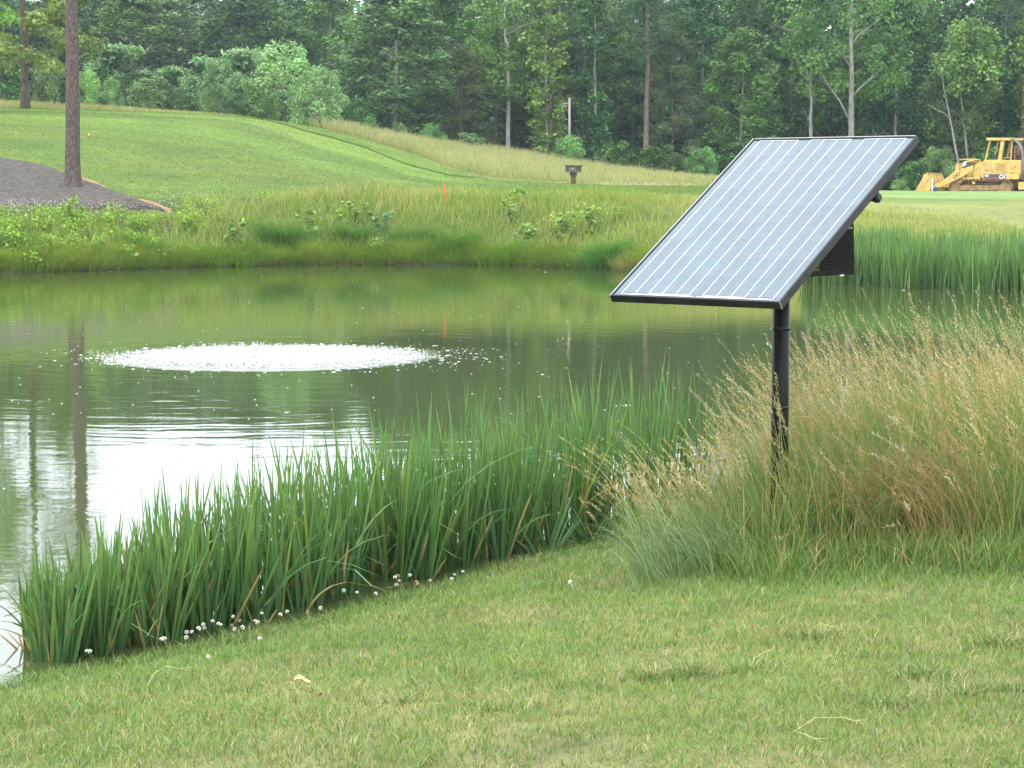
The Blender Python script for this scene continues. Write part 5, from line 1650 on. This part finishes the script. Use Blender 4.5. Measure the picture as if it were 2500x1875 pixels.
def lz(zy):
    return (1430 - zy) * SZ
LD = 114.0
Xr = at(2200 + 2080 * 0.13562 + 14, 460, LD).x
hd = Vector((-math.cos(LA), math.sin(LA), 0)); lf = Vector((-math.sin(LA), -math.cos(LA), 0))
base = Vector((Xr, LD, 0)) - lf * 0.9 * 0.95
loader = empty('track_loader', (base.x, base.y, HC - (280 + 1430 * 0.13562 - HOR) / F * LD), math.atan2(hd.y, hd.x))
loader.scale = (0.95, 0.95, 0.95)
tag(loader, 'yellow crawler loader with dusty tracks, open cab and lowered bucket by the wood', 'track loader')
def part(mb, name, mat, parent=loader, bevel=0.0, smooth=False):
    return mb.obj(name, mat, parent, smooth, bevel)
# lower frame and body
part(MB().box(0.25, 3.3, -0.62, 0.62, 0.35, 0.86), 'lower_frame', m_dirt, bevel=0.02)
body = part(MB().prism([(0.08, 0.86), (2.42, 0.86), (2.62, 1.05), (2.62, 1.80), (2.36, 2.02), (0.08, 1.98)], -0.78, 0.78), 'body', m_yel, bevel=0.025)
part(MB().prism([(2.63, 0.75), (3.05, 0.75), (3.0, 1.72), (2.63, 1.96)], -0.74, 0.74), 'front_housing', m_yel, bevel=0.02)
# side panels on both sides of the hull
for sg in (1, -1):
    y0, y1 = (0.782, 0.806) if sg > 0 else (-0.806, -0.782)
    d = part(MB().prism([(1.92, 1.50 - 0.12), (2.34, 1.38), (2.50, 1.92), (1.98, 1.94)], y0, y1), 'side_panel', m_yel2, bevel=0.012)
    d = part(MB().box(1.02, 1.75, y0, y1, 1.30, 1.90), 'side_panel', m_yel, bevel=0.012)
    for k in range(9):
        part(MB().box(1.10, 1.66, y1 + 0.002 if sg > 0 else y0 - 0.014, y1 + 0.014 if sg > 0 else y0 - 0.002, 1.38 + k * 0.05, 1.405 + k * 0.05), 'louvre', m_yel2, d)
    part(MB().box(0.14, 0.86, y0, y1, 1.22, 1.92), 'side_panel', m_yel, bevel=0.012)
    dec = part(MB().box(1.0, 2.40, y0, y1 - 0.006 if sg > 0 else y1, 0.94, 1.17), 'decal_strip', m_decal, bevel=0.004)
    part(MB().box(1.0, 2.40, y0, y1 - 0.006 if sg > 0 else y1, 0.885, 0.937), 'stripe', m_red, dec)
    part(MB().box(0.16, 0.92, 0.808 if sg > 0 else -1.10, 1.10 if sg > 0 else -0.808, 0.86, 1.17), 'step_box', m_yel, bevel=0.02)
    for k in range(2):
        part(MB().tube([(0.5, sg * 0.81, 1.55 + 0.06 * k), (0.5, sg * 0.83, 1.55 + 0.06 * k)], 0.022, 10), 'knob', m_dark)
def text_mesh(s, size, shear=0.12, bold=0.02):
    c = bpy.data.curves.new('lettering', 'FONT')
    c.body = s; c.size = size; c.shear = shear; c.offset = bold * size; c.extrude = 0.004; c.resolution_u = 4
    c.align_x = 'LEFT'
    o = bpy.data.objects.new('lettering', c)
    COL.objects.link(o)
    bpy.context.view_layer.update()
    me = bpy.data.meshes.new_from_object(o.evaluated_get(bpy.context.evaluated_depsgraph_get()))
    bpy.data.objects.remove(o)
    me.name = 'lettering'
    return me
def lettering(s, x, y, z, size, mat, parent, rot=0.0, sx=1.0, bold=0.02):
    me = text_mesh(s, size, bold=bold)
    M = Matrix(((-1, 0, 0, x), (0, 0, 1, y), (0, 1, 0, z), (0, 0, 0, 1))) @ Matrix.Rotation(rot, 4, 'Z') @ Matrix.Diagonal((sx, 1, 1, 1))
    me.transform(M)
    return link('lettering', me, mat, parent)
lettering('953', 2.34, 0.808, 1.015, 0.17, m_white, loader, sx=1.0, bold=0.03)
lettering('CAT', 1.46, 0.808, 0.905, 0.33, m_white, loader, sx=0.82, bold=0.035)
# cab frame
roof = part(MB().prism([(0.62, 3.12), (2.26, 3.14), (2.30, 3.22), (2.26, 3.30), (0.62, 3.28)], -0.82, 0.82), 'roof', m_yel, bevel=0.03)
for sg in (1, -1):
    y = sg * 0.70
    part(MB().tube([(2.36, y, 1.98), (2.08, y, 3.13)], 0.055, 8), 'post', m_yel)
    part(MB().prism([(1.36, 1.97), (1.58, 1.97), (1.42, 3.12), (1.20, 3.12)], y - 0.06, y + 0.06), 'post', m_yel, bevel=0.015)
    part(MB().tube([(0.80, y, 1.97), (0.74, y, 3.13)], 0.05, 8), 'post', m_yel2)
    part(MB().tube([(1.30, y, 2.0), (1.28, y, 2.12), (0.82, y, 2.13), (0.80, y, 2.0)], 0.02, 6), 'hand_rail', m_yel, smooth=True)
    pts = [(0.72, sg * 0.86, 3.24), (0.52, sg * 0.9, 3.14), (0.30, sg * 0.92, 2.96), (0.10, sg * 0.94, 2.66), (0.0, sg * 0.94, 2.25), (-0.02, sg * 0.94, 1.6), (-0.02, sg * 0.94, 0.83)]
    part(MB().tube(pts, 0.085, 12), 'guard_hoop', m_grey, smooth=True)
seat = part(MB().prism([(0.98, 1.99), (1.42, 1.99), (1.42, 2.13), (1.12, 2.15), (1.05, 2.42), (0.93, 2.40)], -0.27, 0.27), 'seat', m_black, bevel=0.03)
part(MB().prism([(1.70, 1.99), (2.1, 1.99), (2.0, 2.30), (1.82, 2.34)], -0.4, 0.4), 'dashboard', m_dark, bevel=0.02)
part(MB().box(0.58, 0.66, -0.62, 0.62, 2.0, 2.85), 'cab_back', m_rust, bevel=0.01)
part(MB().tube([(0.45, 0.35, 1.98), (0.45, 0.35, 2.75)], 0.06, 10), 'exhaust', m_rust, smooth=True)
# rear engine guard
gr = part(MB().box(-0.22, 0.06, -0.90, 0.90, 0.72, 2.62), 'rear_guard', m_dark, bevel=0.02)
for k in range(15):
    z = 0.82 + k * 0.118
    part(MB().prism([(-0.29, z), (-0.225, z + 0.02), (-0.225, z + 0.06), (-0.29, z + 0.04)], -0.82, 0.82), 'guard_slat', m_grey, gr)
for z in (2.63, 2.2):
    part(MB().box(-0.30, -0.225, -0.90, 0.90, z, z + 0.055), 'guard_bar', m_grey, gr)
part(MB().prism([(-0.62, 0.30), (0.22, 0.25), (0.22, 0.70), (-0.62, 0.70)], -1.0, 1.0), 'rear_bumper', m_yel, bevel=0.03)
part(MB().box(0.02, 0.24, 0.3, 0.5, 0.705, 0.86), 'hinge_block', m_yel2, bevel=0.01)
# tracks
def track(sg):
    yo, yi = sg * 1.13, sg * 0.68
    ya, yb = min(yo, yi), max(yo, yi)
    prof = []
    xa, xb, ra, rb = 0.95, 4.05, 0.42, 0.38
    for k in range(13):
        a = -math.pi / 2 - math.pi * k / 12
        prof.append((xa + ra * math.cos(a), 0.42 + ra * math.sin(a)))
    for k in range(1, 8):
        t = k / 8
        prof.append((xa + (xb - xa) * t, 0.84 - 0.08 * t - 0.05 * math.sin(math.pi * t * 2)))
    for k in range(13):
        a = math.pi / 2 - math.pi * k / 12
        prof.append((xb + rb * math.cos(a), 0.38 + rb * math.sin(a)))
    for k in range(1, 10):
        t = k / 10
        prof.append((xb + (xa - xb) * t, 0.0))
    P = [Vector((p[0], 0, p[1])) for p in prof]
    # resample to shoes
    d = [0]
    for i in range(len(P)):
        d.append(d[-1] + (P[(i + 1) % len(P)] - P[i]).length)
    ns = 40
    def pos(s):
        s %= d[-1]
        i = max(k for k in range(len(P)) if d[k] <= s)
        return P[i].lerp(P[(i + 1) % len(P)], (s - d[i]) / max(1e-6, d[i + 1] - d[i]))
    t = empty('track', (0, 0, 0)); t.parent = loader
    mb = MB()
    for k in range(ns):
        s0 = d[-1] * k / ns
        a, b = pos(s0 + 0.006), pos(s0 + d[-1] / ns - 0.006)
        tg = (b - a).normalized()
        nn = Vector((-tg.z, 0, tg.x))
        vs = []
        for y in (ya, yb):
            for p in (a, b):
                for o in (-0.018, 0.018):
                    vs.append((p.x + nn.x * o, y, p.z + nn.z * o))
        mb.add(vs, [(0, 1, 3, 2), (4, 6, 7, 5), (0, 2, 6, 4), (1, 5, 7, 3), (0, 4, 5, 1), (2, 3, 7, 6)])
        m_ = a.lerp(b, 0.2)
        vs = []
        for y in (ya, yb):
            for o, w in ((0.019, 0.0), (0.07, 0.0), (0.07, 0.022), (0.019, 0.022)):
                p = m_ + tg * w
                vs.append((p.x + nn.x * o, y, p.z + nn.z * o))
        mb.add(vs, [(0, 1, 2, 3), (7, 6, 5, 4), (0, 4, 5, 1), (1, 5, 6, 2), (2, 6, 7, 3), (3, 7, 4, 0)])
    part(mb, 'shoe_chain', m_rust, t)
    yc = (ya + yb) / 2
    part(MB().tube([(xb, yc - 0.1, 0.38), (xb, yc + 0.1, 0.38)], 0.33, 24), 'idler', m_dirt, t)
    part(MB().tube([(xa, yc - 0.1, 0.42), (xa, yc + 0.1, 0.42)], 0.36, 24), 'sprocket', m_dirt, t)
    part(MB().box(1.15, 3.85, yc - 0.12, yc + 0.12, 0.22, 0.52), 'roller_frame', m_dirt, t, bevel=0.02)
    for k in range(6):
        x = 1.35 + k * 0.45
        part(MB().tube([(x, yc - 0.15, 0.15), (x, yc + 0.15, 0.15)], 0.115, 14), 'roller', m_rust, t)
    part(MB().tube([(2.9, yc - 0.12, 0.66), (2.9, yc + sg * 0.22, 0.66)], 0.09, 14), 'roller', m_yel2, t)
for sg in (1, -1):
    track(sg)
# loader arms, linkage, bucket
for sg in (1, -1):
    ya, yb = sg * 0.86 - 0.06, sg * 0.86 + 0.06
    arm = part(MB().prism([(3.02, 1.40), (3.0, 1.70), (4.20, 1.34), (4.32, 1.22), (5.0, 0.72), (5.5, 0.55), (5.5, 0.38), (4.95, 0.42), (4.35, 0.72), (3.95, 0.86)][::-1], ya, yb), 'lift_arm', m_yel, bevel=0.015)
    part(MB().tube([(3.0, sg * 0.74, 0.92), (3.9, sg * 0.74, 0.86)], 0.075, 12), 'lift_cylinder', m_yel, smooth=True)
    part(MB().tube([(3.9, sg * 0.74, 0.86), (4.35, sg * 0.76, 0.84)], 0.04, 10), 'cylinder_rod', m_chrome, smooth=True)
    if sg > 0:
        lettering('CAT', 4.22, yb + 0.001, 0.92, 0.26, m_dark, loader, rot=math.radians(24), sx=0.95, bold=0.03)
part(MB().prism([(4.02, 1.22), (4.28, 1.22), (4.24, 1.82), (4.10, 1.86), (3.98, 1.70)], -0.10, 0.10), 'bell_crank', m_yel, bevel=0.015)
part(MB().prism([(4.02, 1.24), (4.26, 1.24), (4.22, 1.80), (4.10, 1.84), (3.98, 1.70)], 0.50, 0.62), 'bell_crank', m_yel2, bevel=0.015)
part(MB().tube([(2.9, 0.3, 1.92), (3.55, 0.3, 1.93)], 0.11, 14), 'tilt_cylinder', m_yel, smooth=True)
part(MB().tube([(3.55, 0.3, 1.93), (4.12, 0.3, 1.76)], 0.045, 10), 'cylinder_rod', m_chrome, smooth=True)
part(MB().tube([(2.7, 0.55, 2.0), (3.3, 0.55, 2.05), (4.05, 0.55, 2.03)], 0.04, 8), 'hose_rail', m_yel, smooth=True)
for k in range(3):
    part(MB().tube([(2.75, 0.1 + 0.15 * k, 1.85), (3.0, 0.1 + 0.15 * k, 2.05 - 0.03 * k), (3.3, 0.12 + 0.15 * k, 1.98 - 0.05 * k), (3.6, 0.15 + 0.12 * k, 1.78)], 0.022, 6), 'hose', m_black, smooth=True)
part(MB().tube([(4.12, -0.86, 1.16), (4.12, 0.86, 1.16)], 0.10, 12), 'cross_tube', m_yel, smooth=True)
part(MB().tube([(3.75, 0.45, 1.62), (3.75, 0.45, 1.74), (3.62, 0.45, 1.78)], [0.09, 0.09, 0.05], 12), 'work_light', m_white, smooth=True)
bk = empty('bucket', (0, 0, 0)); bk.parent = loader
shell_o = [(6.45, 0.06), (5.85, 0.05), (5.60, 0.16), (5.52, 0.42), (5.56, 0.80), (5.74, 1.20)]
shell_i = [(5.80, 1.18), (5.62, 0.80), (5.58, 0.44), (5.66, 0.22), (5.87, 0.11), (6.45, 0.10)]
part(MB().prism(shell_o + shell_i, -1.16, 1.16), 'shell', m_yel2, bk)
for sg in (1, -1):
    ya, yb = (1.161, 1.20) if sg > 0 else (-1.20, -1.161)
    part(MB().prism([(6.45, 0.06), (5.85, 0.05), (5.60, 0.16), (5.52, 0.42), (5.56, 0.80), (5.74, 1.20), (5.95, 1.20), (6.10, 0.85), (6.5, 0.20)], ya, yb), 'side_plate', m_yel, bk, bevel=0.006)
    yb2 = (yb + 0.002, yb + 0.03) if sg > 0 else (ya - 0.03, ya - 0.002)
    part(MB().prism([(5.62, 0.9), (5.84, 1.0), (6.2, 0.5), (6.0, 0.35)], *yb2), 'side_cutter', m_yel2, bk, bevel=0.006)
part(MB().box(5.70, 5.80, -1.2, 1.2, 1.201, 1.26), 'top_rim', m_yel, bk, bevel=0.01)
for y in (-0.9, -0.3, 0.3, 0.9):
    part(MB().prism([(5.735, 1.195), (5.555, 0.80), (5.515, 0.42), (5.595, 0.16), (5.50, 0.20), (5.44, 0.45), (5.49, 0.82), (5.64, 1.19)], y - 0.03, y + 0.03), 'rib', m_yel, bk)
for y in (-0.85, 0.85):
    part(MB().prism([(5.51, 0.36), (5.51, 0.72), (5.28, 0.62), (5.28, 0.36)], y - 0.11, y - 0.07), 'bucket_lug', m_yel2, bk)
part(MB().box(6.38, 6.62, -1.2, 1.2, 0.035, 0.056), 'cutting_edge', m_rust, bk)

# ------------------------------------------------------------------ clover, dead leaves, fallen stalks on the near lawn
m_petal = surf_mat('clover_white', (0.62, 0.60, 0.52), (0.78, 0.76, 0.68), scale=300, rough=0.8, spec=0.1)
m_brownhead = surf_mat('clover_brown', (0.34, 0.22, 0.12), (0.45, 0.32, 0.20), scale=300, rough=0.9, spec=0.1)
def clover_mesh(seed, mat):
    rng = np.random.default_rng(seed)
    mb = MB()
    for k in range(42):
        z = 1 - 1.55 * (k + 0.5) / 42
        a = k * 2.39996
        r = math.sqrt(max(0, 1 - z * z))
        d = Vector((r * math.cos(a), r * math.sin(a), z))
        c = d * 0.0045
        t = c + d * 0.0065 * rng.uniform(0.85, 1.15) - Vector((0, 0, 0.001))
        s_ = d.cross(Vector((0.3, 0.2, 1))).normalized() * 0.0017
        u = d.cross(s_).normalized() * 0.0017
        mb.add([c, t + s_ * 0.6, t + u, t - s_ * 0.6, t - u], [(0, 1, 2), (0, 2, 3), (0, 3, 4), (0, 4, 1), (1, 4, 3, 2)])
    me = mb.mesh('flower_head')
    me.materials.append(mat)
    return me
heads = [clover_mesh(1, m_petal), clover_mesh(2, m_petal), clover_mesh(3, m_brownhead)]
stem_me = MB().tube([(0, 0, -1), (0.03, 0, -0.5), (0, 0, 0)], [0.0011, 0.001, 0.0009], 5).mesh('stem')
stem_me.materials.append(m_stem)
CLOVER = [(520, 1516), (573, 1539), (570, 1505), (593, 1545), (500, 1533), (534, 1522), (540, 1525), (497, 1524), (486, 1534), (469, 1542), (456, 1543), (402, 1559), (395, 1560), (623, 1515), (629, 1519), (640, 1497), (685, 1500), (701, 1493), (783, 1484), (634, 1573), (509, 1620), (455, 1556), (220, 1590), (213, 1589),
          (840, 1441), (872, 1446), (965, 1409), (975, 1417), (968, 1427), (1001, 1404), (918, 1449), (1050, 1418), (1103, 1421), (1110, 1405), (1130, 1403), (1019, 1428), (1392, 1431)]
BROWN = [(586, 1515), (567, 1527), (751, 1501), (972, 1402), (1017, 1421)]
for i, (px, row) in enumerate(CLOVER + BROWN):
    edge = float(np.interp(px, [0, 450, 900, 1300, 1500], [1640, 1560, 1450, 1340, 1290]))
    rb = max(row + 20, edge + 4)
    q = hit(px, rb)
    while sdist(np.array([q.x]), np.array([q.y]))[0] < 0.07 and rb < row + 90:
        rb += 3
        q = hit(px, rb)
    hgt = min(0.125, max(0.06, at(px, row, q.y).z - q.z))
    brown = i >= len(CLOVER)
    e = empty('clover_flower', q)
    hd_ = link('flower_head', heads[2 if brown else i % 2], None, e, (0, 0, hgt), (RNG.normal(0, 0.5), RNG.normal(0, 0.5), RNG.random() * 6))
    hd_.scale = [RNG.uniform(0.65, 0.95)] * 3
    st = link('stem', stem_me, None, e, (0, 0, hgt))
    st.scale = (1, 1, hgt)
    if brown:
        tag(e, 'withered brown clover head among the white ones at the lawn edge', 'flower', 'withered clover heads')
    elif px == 1392:
        tag(e, 'lone white clover flower in the open lawn below the splayed reeds', 'flower')
    elif px > 1040:
        tag(e, 'white clover flower at the lawn edge right of the cluster below the reeds', 'flower', 'clover flowers right of the cluster')
    elif px > 780:
        tag(e, 'white clover flower in the cluster below the middle of the reed bed', 'flower', 'clover flowers below the middle reeds')
    elif px > 380:
        tag(e, 'white clover flower at the lawn edge below the left reeds', 'flower', 'clover flowers below the left reeds')
    else:
        tag(e, 'white clover flower at the left end of the lawn edge', 'flower', 'clover flowers at the left end')
m_dead = surf_mat('dry_leaf', (0.42, 0.28, 0.13), (0.58, 0.42, 0.22), scale=60, rough=0.7, bump=0.3, bscale=120, bdist=0.002)
m_dead2 = surf_mat('red_leaf', (0.25, 0.10, 0.05), (0.36, 0.17, 0.09), scale=60, rough=0.7)
def dead_leaf(px, row, ln, mat, label, rz, lift=0.028):
    q = hit(px, row)
    rng = np.random.default_rng(int(px))
    K = 11
    V, f = [], []
    for k in range(K):
        t = k / (K - 1)
        w = ln * 0.30 * math.sin(math.pi * min(1, t * 0.96 + 0.03)) ** 0.8 * (1 + 0.22 * math.sin(k * 2.4))
        z = 0.16 * ln * math.sin(t * 5.0)
        for j, u in enumerate((-1, -0.5, 0, 0.5, 1)):
            V.append(((t - 0.5) * ln, w * u, z + 0.22 * ln * abs(u) ** 1.5 * (1 if j > 2 else 0.5) + rng.normal(0, 0.012 * ln)))
    for k in range(K - 1):
        for j in range(4):
            f.append((k * 5 + j, k * 5 + j + 1, (k + 1) * 5 + j + 1, (k + 1) * 5 + j))
    e = empty('dead_leaf', (q.x, q.y, q.z + lift), rz)
    me = npmesh('leaf_blade', V, [np.array(f)], smooth=True)
    o = link('leaf_blade', me, mat, e)
    so = o.modifiers.new('thickness', 'SOLIDIFY'); so.thickness = 0.0012
    MB().tube([(-ln * 0.5, 0, 0.0), (-ln * 0.62, 0.004, -0.004), (-ln * 0.75, 0.012, 0.004)], [0.0016, 0.0014, 0.001], 5).obj('leaf_stalk', mat, e)
    return tag(e, label, 'leaf')
dead_leaf(738, 1684, 0.062, m_dead, 'curled tan dead leaf lying on the mown lawn', 0.2)
dead_leaf(779, 1716, 0.035, m_dead2, 'small reddish dead leaf near the curled tan one', 1.3)
m_straw = surf_mat('pale_straw', (0.28, 0.29, 0.12), (0.38, 0.37, 0.18), scale=40, rough=0.7)
def stalk(pts, label):
    w = [hit(p[0], p[1]) for p in pts]
    b = w[0]
    path = [(p.x - b.x, p.y - b.y, p.z - b.z + (0.045 if 0 < i < len(w) - 1 else 0.03)) for i, p in enumerate(w)]
    e = empty('fallen_stalk', b)
    MB().tube(path, [0.0013] * (len(path) - 1) + [0.0007], 6).obj('stem', m_straw, e, smooth=True)
    MB().tube([path[-2], tuple(0.5 * (a + c) for a, c in zip(path[-2], path[-1])), tuple(a + 0.012 for a in path[-1])], [0.0016, 0.0014, 0.0005], 5).obj('leaf_sheath', m_straw, e)
    return tag(e, label, 'stalk')
stalk([(1938, 1809), (1990, 1790), (2060, 1789), (2110, 1792)], 'bent pale grass stalk lying on the lawn, the longest at the bottom right')
stalk([(1940, 1812), (1962, 1828), (2015, 1841)], 'short pale stalk lying just below the longest one')
stalk([(358, 1700), (375, 1675), (405, 1654), (470, 1659)], 'bent grass stalk lying on the lawn at the lower left')
stalk([(1972, 1559), (2005, 1551), (2050, 1557)], 'pale stalk lying on the lawn below the tall grass')
stalk([(1838, 1632), (1870, 1620), (1885, 1608)], 'short straw lying on the lawn left of the dark tufts')

# ------------------------------------------------------------------ air
def build_haze():
    me = MB().box(-760, 760, -760, 760, -2.4, 30.0).mesh('haze')
    m, t = newmat('haze_air')
    out = t.nodes.new('ShaderNodeOutputMaterial')
    v = t.nodes.new('ShaderNodeVolumePrincipled')
    v.inputs['Color'].default_value = (0.70, 0.90, 1.0, 1)
    v.inputs['Density'].default_value = 0.00028
    v.inputs['Anisotropy'].default_value = 0.2
    t.links.new(v.outputs[0], out.inputs['Volume'])
    return tag(link('haze', me, m), kind='stuff')
build_haze()
